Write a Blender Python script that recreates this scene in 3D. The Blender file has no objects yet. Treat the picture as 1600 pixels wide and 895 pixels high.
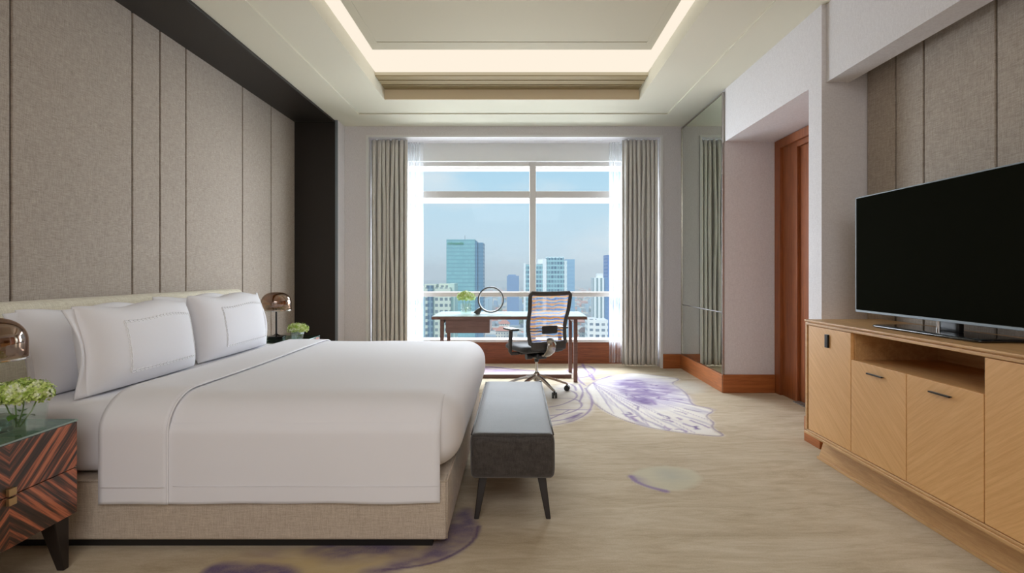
import bpy, bmesh, math, random
import numpy as np
from mathutils import Vector, Matrix, noise as mnoise
random.seed(7); np.random.seed(7)
C = bpy.context.scene.collection
SC = bpy.context.scene
PI = math.pi

def lin(r, g, b):
    f = lambda c: (c/255/12.92) if c/255 <= 0.04045 else ((c/255+0.055)/1.055)**2.4
    return (f(r), f(g), f(b), 1.0)

# ------------------------------------------------------------------ camera
CAMH = 1.22; F = 870.0
cam_d = bpy.data.cameras.new('camera'); cam = bpy.data.objects.new('camera', cam_d); C.objects.link(cam)
cam.location = (0, 0, CAMH); cam.rotation_euler = (PI/2, 0, 0)
cam_d.sensor_width = 36; cam_d.lens = 36*F/1600
cam_d.shift_x = -7/1600; cam_d.shift_y = -22.5/1600
cam_d.clip_end = 9000; cam_d.clip_start = 0.05
SC.camera = cam
SC.view_settings.view_transform = 'Standard'
try: SC.view_settings.look = 'None'
except Exception: pass
SC.view_settings.gamma = 1.0; SC.view_settings.use_curve_mapping = False
SC.view_settings.exposure = 0.0
SC.cycles.use_denoising = True
SC.cycles.max_bounces = 10; SC.cycles.diffuse_bounces = 6; SC.cycles.transparent_max_bounces = 16
SC.cycles.sample_clamp_indirect = 4.0
SC.cycles.caustics_reflective = False; SC.cycles.caustics_refractive = False

# ------------------------------------------------------------------ world: hazy blue sky with faint cloud
W = bpy.data.worlds.new('sky'); SC.world = W; W.use_nodes = True
nt = W.node_tree; nt.nodes.clear()
n_out = nt.nodes.new('ShaderNodeOutputWorld'); bg = nt.nodes.new('ShaderNodeBackground')
tc = nt.nodes.new('ShaderNodeTexCoord'); sep = nt.nodes.new('ShaderNodeSeparateXYZ')
ramp = nt.nodes.new('ShaderNodeValToRGB'); ns = nt.nodes.new('ShaderNodeTexNoise')
mpw = nt.nodes.new('ShaderNodeMapping'); mpw.inputs['Scale'].default_value = (1, 1, 2.6)
ns.inputs['Scale'].default_value = 5.5; ns.inputs['Detail'].default_value = 6
r2 = nt.nodes.new('ShaderNodeValToRGB'); r2.color_ramp.elements[0].position = .47; r2.color_ramp.elements[1].position = .72
r2.color_ramp.elements[0].color = (0, 0, 0, 1); r2.color_ramp.elements[1].color = (.75, .75, .75, 1)
mx = nt.nodes.new('ShaderNodeMix'); mx.data_type = 'RGBA'
e = ramp.color_ramp.elements
e[0].position = 0.0; e[0].color = lin(196, 220, 230)
e[1].position = 1.0; e[1].color = lin(110, 172, 222)
for p, c in ((.03, (197, 222, 236)), (.12, (188, 222, 240)), (.22, (166, 214, 240)), (.4, (140, 198, 234))):
    k = e.new(p); k.color = lin(*c)
L = nt.links.new
L(tc.outputs['Generated'], sep.inputs[0]); L(sep.outputs['Z'], ramp.inputs[0])
L(tc.outputs['Generated'], mpw.inputs[0]); L(mpw.outputs[0], ns.inputs['Vector']); L(ns.outputs['Fac'], r2.inputs[0])
L(r2.outputs[0], mx.inputs['Factor']); L(ramp.outputs[0], mx.inputs['A']); mx.inputs['B'].default_value = lin(222, 234, 240)
L(mx.outputs['Result'], bg.inputs['Color']); bg.inputs['Strength'].default_value = 1.0
L(bg.outputs[0], n_out.inputs[0])

# sun on the city: high, from behind this building
sd = bpy.data.lights.new('sun', 'SUN'); sun = bpy.data.objects.new('sun', sd); C.objects.link(sun)
sd.energy = 3.0; sd.angle = math.radians(2); sd.color = (1, .96, .9)
sun.rotation_euler = (math.radians(42), 0, math.radians(-35))   # shines towards +Y, down
def area(name, loc, target, sx, sy, power, color):
    d = bpy.data.lights.new(name, 'AREA'); o = bpy.data.objects.new(name, d); C.objects.link(o)
    d.shape = 'RECTANGLE'; d.size = sx; d.size_y = sy; d.energy = power; d.color = color
    o.location = loc; o.rotation_euler = (Vector(target)-Vector(loc)).to_track_quat('-Z', 'Y').to_euler()
    return o
area('high_sky_daylight', (0, 16, 6.8), (0, 4.0, 1.0), 9.0, 4.0, 6200, (.84, .92, 1.0))
area('ground_bounce_daylight', (0, 14, -2.7), (0, 4.4, 3.0), 9.0, 3.2, 1350, (.94, .97, 1.0))
area('west_sky_daylight', (-7.6, 14, 2.4), (1.0, 5.0, 1.4), 6.0, 4.5, 2900, (.84, .92, 1.0))
area('east_sky_daylight', (7.6, 14, 2.4), (-1.0, 5.0, 1.4), 6.0, 4.5, 2300, (.84, .92, 1.0))
area('rear_fill_light', (-.2, -2.85, 1.9), (0, 2.5, 1.6), 4.2, 1.8, 16, (.95, .97, 1.0))  # added fill lamp behind the camera; the rear wall has no window
area('rear_ceiling_fill_light', (0, -1.6, 3.02), (0, -.9, 0), 2.6, 2.0, 85, (.98, .98, 1.0))  # added fill lamp under the closed ceiling, unseen behind the camera

# ------------------------------------------------------------------ helpers
def obj(name, bm, mat, parent=None, smooth=False, bevel=0, seg=2, angle=30):
    if isinstance(bm, bmesh.types.BMesh):
        me = bpy.data.meshes.new(name); bm.normal_update(); bm.to_mesh(me); bm.free()
    else: me = bm
    me.materials.clear()
    if mat: me.materials.append(mat)
    o = bpy.data.objects.new(name, me); C.objects.link(o)
    if smooth is True:
        for p in me.polygons: p.use_smooth = True
    elif smooth == 'auto':
        for p in me.polygons: p.use_smooth = True
        try: me.set_sharp_from_angle(angle=math.radians(angle))
        except Exception: pass
    if bevel:
        m = o.modifiers.new('bevel', 'BEVEL'); m.width = bevel; m.segments = seg; m.limit_method = 'ANGLE'; m.angle_limit = math.radians(35)
    if parent: o.parent = parent
    return o
def thing(name, label, cat, loc=(0, 0, 0), rz=0, group=None):
    o = bpy.data.objects.new(name, None); C.objects.link(o); o.empty_display_size = .1
    o.location = loc; o.rotation_euler = (0, 0, rz); o['label'] = label; o['category'] = cat
    if group: o['group'] = group
    return o
def tag(o, label, cat, group=None, kind=None):
    o['label'] = label; o['category'] = cat
    if group: o['group'] = group
    if kind: o['kind'] = kind
    return o
def struct(name, bm, m, label=None, **kw):
    o = obj(name, bm, m, None, **kw); o['kind'] = 'structure'
    if label: o['label'] = label
    return o
def dup(root, loc, rz, label, group=None):
    def cp(o, parent):
        c = o.copy(); C.objects.link(c)
        if parent: c.parent = parent
        for ch in o.children: cp(ch, c)
        return c
    r = cp(root, None); r.location = loc; r.rotation_euler = (0, 0, rz); r['label'] = label
    if group: r['group'] = group
    return r
def box(bm, x0, x1, y0, y1, z0, z1):
    v = [bm.verts.new(p) for p in ((x0,y0,z0),(x1,y0,z0),(x1,y1,z0),(x0,y1,z0),(x0,y0,z1),(x1,y0,z1),(x1,y1,z1),(x0,y1,z1))]
    for f in ((3,2,1,0),(4,5,6,7),(0,1,5,4),(1,2,6,5),(2,3,7,6),(3,0,4,7)): bm.faces.new([v[i] for i in f])
    return v
def BX(*a):
    bm = bmesh.new()
    if isinstance(a[0], (tuple, list)):
        for t in a: box(bm, *t)
    else: box(bm, *a)
    return bm
def hexa(bm, bot, top):
    v = [bm.verts.new(p) for p in list(bot)+list(top)]
    for f in ((3,2,1,0),(4,5,6,7),(0,1,5,4),(1,2,6,5),(2,3,7,6),(3,0,4,7)): bm.faces.new([v[i] for i in f])
    return v
def taper_leg(bm, cx0, cy0, w0, d0, z0, cx1, cy1, w1, d1, z1):
    q = lambda cx, cy, w, d, z: [(cx-w/2,cy-d/2,z),(cx+w/2,cy-d/2,z),(cx+w/2,cy+d/2,z),(cx-w/2,cy+d/2,z)]
    hexa(bm, q(cx0,cy0,w0,d0,z0), q(cx1,cy1,w1,d1,z1))
def tube(bm, pts, r, n=10, closed=False, caps=True, flat=1.0, up=None):
    """round (or flattened) tube swept along pts; r may be a list"""
    pts = [Vector(p) for p in pts]; N = len(pts); rings = []
    prev = None
    for i, p in enumerate(pts):
        if closed: t = pts[(i+1) % N]-pts[i-1]
        else: t = pts[min(i+1, N-1)]-pts[max(i-1, 0)]
        t.normalize()
        if up is not None: a = Vector(up)-t*t.dot(Vector(up))
        elif prev is None:
            a = t.orthogonal()
        else: a = prev-t*prev.dot(t)
        a.normalize(); prev = a; b = t.cross(a)
        rr = r[i] if isinstance(r, (list, tuple)) else r
        rings.append([bm.verts.new(p+(a*math.cos(2*PI*k/n)*flat+b*math.sin(2*PI*k/n))*rr) for k in range(n)])
    for i in range(N if closed else N-1):
        A, B = rings[i], rings[(i+1) % N]
        for k in range(n): bm.faces.new((A[k], A[(k+1) % n], B[(k+1) % n], B[k]))
    if caps and not closed:
        bm.faces.new(list(reversed(rings[0]))); bm.faces.new(rings[-1])
def cyl(bm, p0, p1, r, n=20, r1=None):
    tube(bm, [p0, p1], [r, r if r1 is None else r1], n)
def lathe(bm, prof, n=32, c=(0, 0, 0), capb=True, capt=True):
    rings = []
    for r, z in prof:
        rings.append([bm.verts.new((c[0]+r*math.cos(2*PI*k/n), c[1]+r*math.sin(2*PI*k/n), c[2]+z)) for k in range(n)])
    for A, B in zip(rings, rings[1:]):
        for k in range(n): bm.faces.new((A[k], A[(k+1) % n], B[(k+1) % n], B[k]))
    if capb: bm.faces.new(list(reversed(rings[0])))
    if capt: bm.faces.new(rings[-1])
def rbox(bm, x0, x1, y0, y1, z0, z1, r, n=(20, 20, 12), wob=0.0, seed=0.0, freq=3.0):
    """box with (rx,ry,rz) elliptical rounding, gridded"""
    if not isinstance(r, (tuple, list)): r = (r, r, r)
    c = Vector(((x0+x1)/2, (y0+y1)/2, (z0+z1)/2)); h = Vector(((x1-x0)/2, (y1-y0)/2, (z1-z0)/2))
    cache = {}
    def vert(i, j, k):
        key = (i, j, k)
        if key in cache: return cache[key]
        # cosine spacing puts more rows near the edges
        s = [math.sin(PI/2*(2*a/m-1)) for a, m in zip((i, j, k), n)]
        p = Vector([s[q]*h[q] for q in range(3)])
        inn = Vector([max(-(h[q]-r[q]), min(h[q]-r[q], p[q])) for q in range(3)])
        d = Vector([(p[q]-inn[q])/r[q] for q in range(3)])
        if d.length > 1e-9: d.normalize()
        p = inn+Vector([d[q]*r[q] for q in range(3)])
        if wob:
            w = mnoise.noise((p+c)*freq+Vector((seed, seed, seed)))
            p += Vector((d.x, d.y, d.z))*w*wob
        v = bm.verts.new(p+c); cache[key] = v; return v
    a, b, cc = n
    for i in range(a):
        for j in range(b):
            bm.faces.new((vert(i,j,0), vert(i,j+1,0), vert(i+1,j+1,0), vert(i+1,j,0)))
            bm.faces.new((vert(i,j,cc), vert(i+1,j,cc), vert(i+1,j+1,cc), vert(i,j+1,cc)))
    for i in range(a):
        for k in range(cc):
            bm.faces.new((vert(i,0,k), vert(i+1,0,k), vert(i+1,0,k+1), vert(i,0,k+1)))
            bm.faces.new((vert(i,b,k), vert(i,b,k+1), vert(i+1,b,k+1), vert(i+1,b,k)))
    for j in range(b):
        for k in range(cc):
            bm.faces.new((vert(0,j,k), vert(0,j,k+1), vert(0,j+1,k+1), vert(0,j+1,k)))
            bm.faces.new((vert(a,j,k), vert(a,j+1,k), vert(a,j+1,k+1), vert(a,j,k+1)))
def grid_sheet(bm, f, nu, nv, cu=False):
    g = [[bm.verts.new(f(i/nu, j/nv)) for j in range(nv+1)] for i in range(nu+1)]
    for i in range(nu):
        for j in range(nv): bm.faces.new((g[i][j], g[i+1][j], g[i+1][j+1], g[i][j+1]))

# ------------------------------------------------------------------ materials
def mat(name, col, rough=.6, metal=0, spec=.5, sheen=0, emit=None, es=1, coat=0):
    m = bpy.data.materials.new(name); m.use_nodes = True
    b = m.node_tree.nodes['Principled BSDF']
    b.inputs['Base Color'].default_value = col if len(col) == 4 else lin(*col)
    b.inputs['Roughness'].default_value = rough; b.inputs['Metallic'].default_value = metal
    b.inputs['Specular IOR Level'].default_value = spec
    if sheen: b.inputs['Sheen Weight'].default_value = sheen
    if coat: b.inputs['Coat Weight'].default_value = coat; b.inputs['Coat Roughness'].default_value = .05
    if emit: b.inputs['Emission Color'].default_value = lin(*emit); b.inputs['Emission Strength'].default_value = es
    return m
class N:
    def __init__(s, m): s.m = m; s.t = m.node_tree; s.b = s.t.nodes['Principled BSDF']
    def n(s, ty, **kw):
        q = s.t.nodes.new(ty)
        for k, v in kw.items():
            if k in ('op',): q.operation = v
            elif hasattr(q, k) and not isinstance(v, tuple): setattr(q, k, v)
            else: q.inputs[k].default_value = v
        return q
    def L(s, a, b): s.t.links.new(a, b)
    def coord(s, scale=(1, 1, 1), rot=(0, 0, 0), loc=(0, 0, 0), kind='Object'):
        tc = s.n('ShaderNodeTexCoord'); mp = s.n('ShaderNodeMapping')
        mp.inputs['Scale'].default_value = scale; mp.inputs['Rotation'].default_value = rot; mp.inputs['Location'].default_value = loc
        s.L(tc.outputs[kind], mp.inputs[0]); return mp.outputs[0]
    def noise(s, vec, scale, detail=3, rough=.5, dist=0):
        q = s.n('ShaderNodeTexNoise'); q.inputs['Scale'].default_value = scale; q.inputs['Detail'].default_value = detail
        q.inputs['Roughness'].default_value = rough; q.inputs['Distortion'].default_value = dist
        s.L(vec, q.inputs['Vector']); return q.outputs['Fac']
    def ramp(s, fac, stops, interp='LINEAR'):
        q = s.n('ShaderNodeValToRGB'); q.color_ramp.interpolation = interp; e = q.color_ramp.elements
        while len(e) < len(stops): e.new(.5)
        for a, (p, c) in zip(e, stops): a.position = p; a.color = c if len(c) == 4 else lin(*c)
        s.L(fac, q.inputs[0]); return q.outputs[0]
    def math(s, op, a, b=None, c=None):
        q = s.n('ShaderNodeMath'); q.operation = op
        for i, v in enumerate((a, b, c)):
            if v is None: continue
            if isinstance(v, (int, float)): q.inputs[i].default_value = v
            else: s.L(v, q.inputs[i])
        return q.outputs[0]
    def mix(s, f, a, b, blend='MIX'):
        q = s.n('ShaderNodeMix'); q.data_type = 'RGBA'; q.blend_type = blend
        for k, v in (('Factor', f), ('A', a), ('B', b)):
            if isinstance(v, (int, float)): q.inputs[k].default_value = v
            elif isinstance(v, tuple): q.inputs[k].default_value = v if len(v) == 4 else lin(*v)
            else: s.L(v, q.inputs[k])
        return q.outputs['Result']
    def col(s, c): s.L(c, s.b.inputs['Base Color'])
    def bump(s, h, st=.2, dist=.01):
        q = s.n('ShaderNodeBump'); q.inputs['Strength'].default_value = st; q.inputs['Distance'].default_value = dist
        s.L(h, q.inputs['Height']); s.L(q.outputs[0], s.b.inputs['Normal'])
def weave(name, c0, c1, sc=260, rough=.85, bump=.25, axes='yz', sheen=.15):
    """woven cloth: two crossed sets of stretched threads"""
    m = mat(name, c0, rough, spec=.25, sheen=sheen); q = N(m)
    a = {'yz': ((1, 12, .8), (1, .8, 12)), 'xz': ((12, 1, .8), (.8, 1, 12)), 'xy': ((12, .8, 1), (.8, 12, 1))}[axes]
    n1 = q.noise(q.coord(a[0]), sc/12, 3, .6); n2 = q.noise(q.coord(a[1]), sc/12, 3, .6)
    s = q.math('MULTIPLY', q.math('ADD', n1, n2), .5)
    fine = q.noise(q.coord(), sc*.8, 2, .6)
    s2 = q.math('ADD', q.math('MULTIPLY', s, .75), q.math('MULTIPLY', fine, .25))
    q.col(q.ramp(s2, [(.36, c0), (.64, c1)])); q.bump(s2, bump, .004)
    return m
def wood(name, c0, c1, c2=None, rot=(0, 0, 0), scale=(1, 1, 14), sc=6, rough=.4, coat=.0, dist=1.0, spec=.4):
    m = mat(name, c0, rough, coat=coat, spec=spec); q = N(m)
    v = q.coord((1, 1, 1), rot)
    mp = q.n('ShaderNodeMapping'); mp.inputs['Scale'].default_value = scale; q.L(v, mp.inputs[0]); v = mp.outputs[0]
    n1 = q.noise(v, sc, 6, .6, dist); n2 = q.noise(v, sc*6, 3, .6)
    s = q.math('ADD', q.math('MULTIPLY', n1, .7), q.math('MULTIPLY', n2, .3))
    st = [(.35, c0), (.62, c1)] if c2 is None else [(.3, c0), (.5, c1), (.7, c2)]
    q.col(q.ramp(s, st)); q.bump(s, .05, .003)
    return m

M = {}
def wall_mat(name, c, c2, r=.8):
    m = mat(name, c, r, spec=.3); q = N(m)
    a = q.noise(q.coord((1, 1, .25)), 160, 3, .6); b = q.noise(q.coord((.3, .3, 1)), 190, 2, .6)
    s = q.math('MULTIPLY', q.math('ADD', a, b), .5)
    q.col(q.ramp(s, [(.38, c), (.62, c2)])); q.bump(s, .12, .003); return m
M['wallpaper'] = wall_mat('wallpaper', (212, 208, 210), (224, 221, 223))
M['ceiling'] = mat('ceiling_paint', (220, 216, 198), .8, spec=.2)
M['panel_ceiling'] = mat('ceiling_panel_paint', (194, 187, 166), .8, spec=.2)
M['slot'] = mat('air_slot_paint', (146, 129, 94), .7, spec=.2); M['lip'] = mat('coffer_lip_paint', (232, 218, 188), .7, spec=.2)
M['cove'] = mat('cove_diffuser', (4, 4, 4), .9, spec=0, emit=(255, 242, 223), es=1.0)
M['fabric_wall'] = weave('woven_wall_fabric', (134, 121, 109), (188, 176, 163), sc=330, bump=.35, axes='yz')
M['dark_trim'] = mat('dark_brown_lacquer', (40, 35, 31), .45, spec=.35)
M['white_trim'] = mat('white_trim_paint', (226, 226, 226), .5)
M['grey_paint'] = mat('grey_paint', (236, 238, 236), .7)
M['win_frame'] = mat('window_frame_paint', (208, 204, 200), .45)
M['ext_white'] = mat('exterior_white_metal', (245, 245, 245), .6)
M['brown_wood'] = wood('red_brown_veneer', (112, 58, 33), (152, 86, 50), scale=(1, 1, 16), sc=3, rough=.35)
M['base_wood'] = wood('baseboard_veneer', (140, 78, 38), (178, 106, 56), scale=(.6, .6, 12), sc=4, rough=.35)
M['door_wood'] = wood('door_veneer', (122, 66, 34), (158, 90, 48), scale=(14, 14, .8), sc=3, rough=.35)
M['oak_pl'] = wood('oak_straight', (186, 142, 92), (212, 170, 118), scale=(10, 1, 10), sc=3, rough=.42)
M['oak_a'] = wood('oak_grain_falling', (212, 160, 100), (228, 180, 122), scale=(1, 1, 24), sc=3.2, rot=(math.radians(38), 0, 0), rough=.42, dist=.3)
M['oak_b'] = wood('oak_grain_rising', (212, 160, 100), (228, 180, 122), scale=(1, 1, 24), sc=3.2, rot=(math.radians(-38), 0, 0), rough=.42, dist=.3)
M['black'] = mat('black_satin', (26, 25, 25), .35)
M['black_metal'] = mat('black_metal', (36, 34, 33), .3, metal=.6)
M['screen'] = mat('screen_glass', (22, 23, 18), .4, spec=0)
M['silver'] = mat('brushed_silver', (128, 136, 142), .55, metal=.3)
M['chrome'] = mat('polished_chrome', (210, 208, 205), .12, metal=1)
M['alu'] = mat('cast_aluminium', (175, 168, 160), .25, metal=1)
M['gloss_black'] = mat('gloss_black', (16, 16, 17), .06, spec=.6)
M['linen'] = mat('white_linen', (233, 232, 236), .75, spec=.2, sheen=.1)
q = N(M['linen']); q.bump(q.noise(q.coord(), 420, 2, .6), .05, .002)
M['linen2'] = mat('white_embroidery_thread', (246, 246, 248), .6, spec=.3)
M['upholstery'] = weave('beige_linen_upholstery', (168, 152, 136), (206, 192, 175), sc=300, bump=.3, axes='xz')
M['headboard'] = weave('cream_linen_upholstery', (196, 186, 164), (232, 226, 206), sc=260, bump=.35, axes='yz')
M['bench'] = weave('charcoal_bench_fabric', (44, 39, 36), (78, 72, 68), sc=420, rough=.58, bump=.5, axes='xy', sheen=.4)
M['leg_dark'] = mat('espresso_wood', (34, 26, 23), .35)
M['mirror'] = mat('mirror_silver', (232, 240, 230), .015, metal=1)
M['brass'] = mat('satin_brass', (196, 164, 118), .35, metal=.9)
M['desk_wood'] = wood('desk_brown_veneer', (104, 74, 64), (128, 94, 82), scale=(1, 1, 20), sc=4, rough=.4)
M['desk_glass'] = mat('pale_reflection_glass', (206, 218, 216), .04, spec=.9)  # pale base colour puts the bright reflection into the glass
M['mesh_frame'] = mat('chair_grey_plastic', (62, 59, 56), .45)
M['seat_black'] = mat('seat_black_fabric', (44, 43, 43), .8, sheen=.2)
M['curtain'] = weave('grey_taupe_drape', (200, 197, 191), (214, 211, 206), sc=200, bump=.15, axes='xz')
def transmix(name, col, fac, rough=.5, trans=True, glossy=False):
    m = bpy.data.materials.new(name); m.use_nodes = True; t = m.node_tree; t.nodes.clear()
    o = t.nodes.new('ShaderNodeOutputMaterial'); mx = t.nodes.new('ShaderNodeMixShader'); tr = t.nodes.new('ShaderNodeBsdfTransparent')
    mx.inputs[0].default_value = fac
    if glossy:
        s = t.nodes.new('ShaderNodeBsdfGlossy'); s.inputs['Roughness'].default_value = rough; s.inputs['Color'].default_value = lin(*col); out = s.outputs[0]
    else:
        d = t.nodes.new('ShaderNodeBsdfDiffuse'); d.inputs['Color'].default_value = lin(*col)
        l = t.nodes.new('ShaderNodeBsdfTranslucent'); l.inputs['Color'].default_value = lin(*col)
        a = t.nodes.new('ShaderNodeMixShader'); a.inputs[0].default_value = .6
        t.links.new(d.outputs[0], a.inputs[1]); t.links.new(l.outputs[0], a.inputs[2]); out = a.outputs[0]
    t.links.new(tr.outputs[0], mx.inputs[1]); t.links.new(out, mx.inputs[2]); t.links.new(mx.outputs[0], o.inputs[0])
    return m, tr, mx
M['sheer'] = transmix('sheer_voile', (226, 230, 236), .28)[0]
M['glass_pane'] = transmix('window_glass', (255, 255, 255), .003, .02, glossy=True)[0]
m, tr, mx = transmix('vase_glass', (255, 255, 255), .10, .01, glossy=True); tr.inputs[0].default_value = (.93, .97, .95, 1); M['vase_glass'] = m
m, tr, mx = transmix('green_edged_glass', (235, 255, 248), .42, .02, glossy=True); tr.inputs[0].default_value = (.55, .72, .66, 1); M['top_glass'] = m
# smoked copper dome: mirror that fades
m, tr, mx = transmix('smoked_copper_glass', (215, 200, 190), .26, .04, glossy=True); tr.inputs[0].default_value = (.72, .62, .54, 1); M['dome'] = m
M['copper'] = mat('copper_reflector', (240, 170, 92), .35, metal=.5)
M['leaf'] = mat('leaf_green', (86, 124, 44), .5)
M['stem'] = mat('stem_green', (112, 140, 70), .5)
m = mat('hydrangea_petal', (200, 214, 140), .6, spec=.2); q = N(m); v = q.noise(q.coord(), 38, 3)
q.col(q.ramp(v, [(.36, (140, 168, 66)), (.52, (196, 212, 128)), (.66, (236, 240, 220))])); M['petal'] = m
# zebra veneer, V-matched about the centre of the drawer front (object coords)
m = mat('zebra_wood', (90, 50, 35), .3, coat=.3); q = N(m)
tcn = q.n('ShaderNodeTexCoord'); sp = q.n('ShaderNodeSeparateXYZ'); q.L(tcn.outputs['Object'], sp.inputs[0])
ay = q.math('ABSOLUTE', sp.outputs['Y']); az = q.math('ABSOLUTE', q.math('SUBTRACT', sp.outputs['Z'], .41))
tt = q.math('SUBTRACT', az, q.math('MULTIPLY', ay, .95))
cb = q.n('ShaderNodeCombineXYZ'); q.L(tt, cb.inputs[0]); q.L(q.math('MULTIPLY', q.math('ADD', ay, az), .035), cb.inputs[1])
n1 = q.noise(cb.outputs[0], 30, 5, .6)
q.col(q.ramp(n1, [(.38, (38, 26, 20)), (.47, (66, 44, 32)), (.52, (120, 68, 46)), (.58, (190, 108, 74)), (.68, (212, 130, 92))])); M['zebra'] = m
# chair mesh
m, tr, mx = transmix('chair_mesh', (190, 170, 140), .55); M['chair_mesh'] = m
t = m.node_tree; q = N.__new__(N); q.m = m; q.t = t
wv = t.nodes.new('ShaderNodeTexWave'); wv.wave_type = 'BANDS'; wv.bands_direction = 'Z'; wv.inputs['Scale'].default_value = 9; wv.inputs['Distortion'].default_value = 4.5
wv.inputs['Detail'].default_value = 2; wv.inputs['Detail Scale'].default_value = 1.2
q.L(q.coord(), wv.inputs[0])
cc = q.ramp(wv.outputs['Fac'], [(.2, (206, 132, 44)), (.42, (160, 150, 140)), (.6, (168, 166, 172)), (.85, (76, 92, 156))])
for nd in t.nodes:
    if nd.type in ('BSDF_DIFFUSE', 'BSDF_TRANSLUCENT'): q.L(cc, nd.inputs['Color'])

# ------------------------------------------------------------------ room shell
HC = 3.07
XL, XR = -2.18, 2.11
DF = 7.07         # far wall plane
XF = -2.70        # fabric wall plane
XP = 2.42         # right fabric wall
# carpet with woven picture ------------------------------------------------
def P(x, y):      # measured floor point -> metres
    s = (y-425)/CAMH
    return ((x-807)/s, F/s)
gx = np.arange(-2.76, 2.86, .0125); gy = np.concatenate([np.arange(-3.0, 1.9, .35), np.arange(1.9, 7.5, .0125)])
GX, GY = np.meshgrid(gx, gy)
def vnoise(x, y, seed=0):
    xi = np.floor(x).astype(int); yi = np.floor(y).astype(int); fx = x-xi; fy = y-yi
    fx = fx*fx*(3-2*fx); fy = fy*fy*(3-2*fy)
    def h(a, b):
        n = (a*374761393+b*668265263+seed*1442695) & 0x7fffffff
        n = ((n ^ (n >> 13))*1274126177) & 0x7fffffff
        return (n & 0xffff)/65535.0
    return (h(xi, yi)*(1-fx)+h(xi+1, yi)*fx)*(1-fy)+(h(xi, yi+1)*(1-fx)+h(xi+1, yi+1)*fx)*fy
def fbm(x, y, seed=0, o=3): return sum(vnoise(x*2**i, y*2**i, seed+i)*.5**i for i in range(o))/sum(.5**i for i in range(o))
COL = np.zeros(GX.shape+(3,)); ALP = np.zeros(GX.shape)
def blend(col, a):
    global COL, ALP
    c = np.array(lin(*col)[:3]); a = np.clip(a, 0, 1)
    na = a+ALP*(1-a)
    COL[...] = np.where(na[..., None] > 1e-4, (c*a[..., None]+COL*(ALP*(1-a))[..., None])/np.maximum(na, 1e-4)[..., None], COL)
    ALP[...] = na
def segdist(poly, closed):
    d = np.full(GX.shape, 9.0); pts = poly+[poly[0]] if closed else poly
    for (x0, y0), (x1, y1) in zip(pts, pts[1:]):
        dx, dy = x1-x0, y1-y0; L2 = dx*dx+dy*dy+1e-12
        t = np.clip(((GX-x0)*dx+(GY-y0)*dy)/L2, 0, 1)
        d = np.minimum(d, np.hypot(GX-x0-t*dx, GY-y0-t*dy))
    return d
def inside(poly):
    c = np.zeros(GX.shape, bool); n = len(poly)
    for i in range(n):
        (x0, y0), (x1, y1) = poly[i], poly[(i+1) % n]
        if y0 == y1: continue
        c ^= ((y0 > GY) != (y1 > GY)) & (GX < (x1-x0)*(GY-y0)/(y1-y0)+x0)
    return c
def smooth_poly(p, closed=True, it=2):
    for _ in range(it):
        q = []
        n = len(p)
        if not closed: q.append(p[0])
        for i in range(n if closed else n-1):
            a, b = p[i], p[(i+1) % n]
            q += [(a[0]*.75+b[0]*.25, a[1]*.75+b[1]*.25), (a[0]*.25+b[0]*.75, a[1]*.25+b[1]*.75)]
        if not closed: q.append(p[-1])
        p = q
    return p
def fill(px, col, a=1, soft=.03, tex=0, ns=9, seed=1, it=1, mod=None):
    p = smooth_poly([P(*t) for t in px], True, it); d = segdist(p, True)*np.where(inside(p), 1, -1)
    m = np.clip(.5+(d+(fbm(GX*8, GY*8, seed+5)-.5)*.05)/soft*.5, 0, 1)
    if tex: m = m*np.clip(1-tex+tex*2.2*(fbm(GX*ns, GY*ns*1.6, seed)-.2), 0, 1)
    if mod is not None: m = m*mod
    blend(col, m*a)
def line(px, col, w=.012, a=.9, closed=False, seed=3):
    p = smooth_poly([P(*t) for t in px], closed, 2); d = segdist(p, closed)
    ww = w*(.6+.9*vnoise(GX*6, GY*6, seed))
    blend(col, a*np.clip(1.5-d/(ww*.75), 0, 1))
PUR = (98, 70, 132); PUR2 = (136, 112, 162); PALE = (214, 208, 204)
RW = [(928,596),(950,588),(975,584),(1000,583),(1030,587),(1066,592),(1047,598),(1062,606),(1075,617),(1080,632),(1100,636),(1118,641),(1100,650),(1117,660),(1110,668),(1137,682),(1100,680),(1060,675),(1020,669),(985,660),(955,648),(930,632),(918,618),(915,606)]
rx, ry = P(922, 597)
ang = np.arctan2(GY-ry, GX-rx); rad = np.hypot(GX-rx, GY-ry)
vein = vnoise(ang*44+3*fbm(GX*3, GY*3, 2), rad*1.2, 11)
ring = vnoise(rad*16+3*fbm(GX*4, GY*4, 5), ang*2, 12)
fill(RW, (236, 232, 226), .9, .03, .15, 7, 21)
fill(RW, (186, 180, 194), .6, .03, 0, mod=np.clip((vein-.5)*4, 0, 1))
fill(RW, PUR, .55, .04, 0, mod=np.clip((vein-.78)*7, 0, 1)*np.clip(rad*.9-.3, 0, 1))
fill([(945,590),(985,588),(1045,594),(1060,608),(1075,620),(1070,632),(1020,640),(985,628),(955,612)], (170, 158, 190), .6, .1, .5, 6, 31)
fill([(958,596),(985,592),(1020,594),(1014,604),(1026,614),(1040,618),(1018,623),(1022,632),(995,630),(975,618)], PUR, .75, .05, .8, 11, 41)
fill([(1020,600),(1050,600),(1064,610),(1048,616),(1026,612)], PUR2, .6, .05, .6, 9, 43)
fill([(985,622),(1018,622),(1024,634),(1000,630)], (92, 62, 128), .85, .04, .5, 12, 44)
rs = random.Random(4); RWf = [P(*t) for t in RW]
def in_wing(x, y):
    c = False
    for (x0, y0), (x1, y1) in zip(RWf, RWf[1:]+RWf[:1]):
        if (y0 > y) != (y1 > y) and x < (x1-x0)*(y-y0)/(y1-y0)+x0: c = not c
    return c
def fstroke(p, col, w, a):
    d = segdist(smooth_poly(p, False, 2), False); blend(col, a*np.clip(1.5-d/w, 0, 1))
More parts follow.
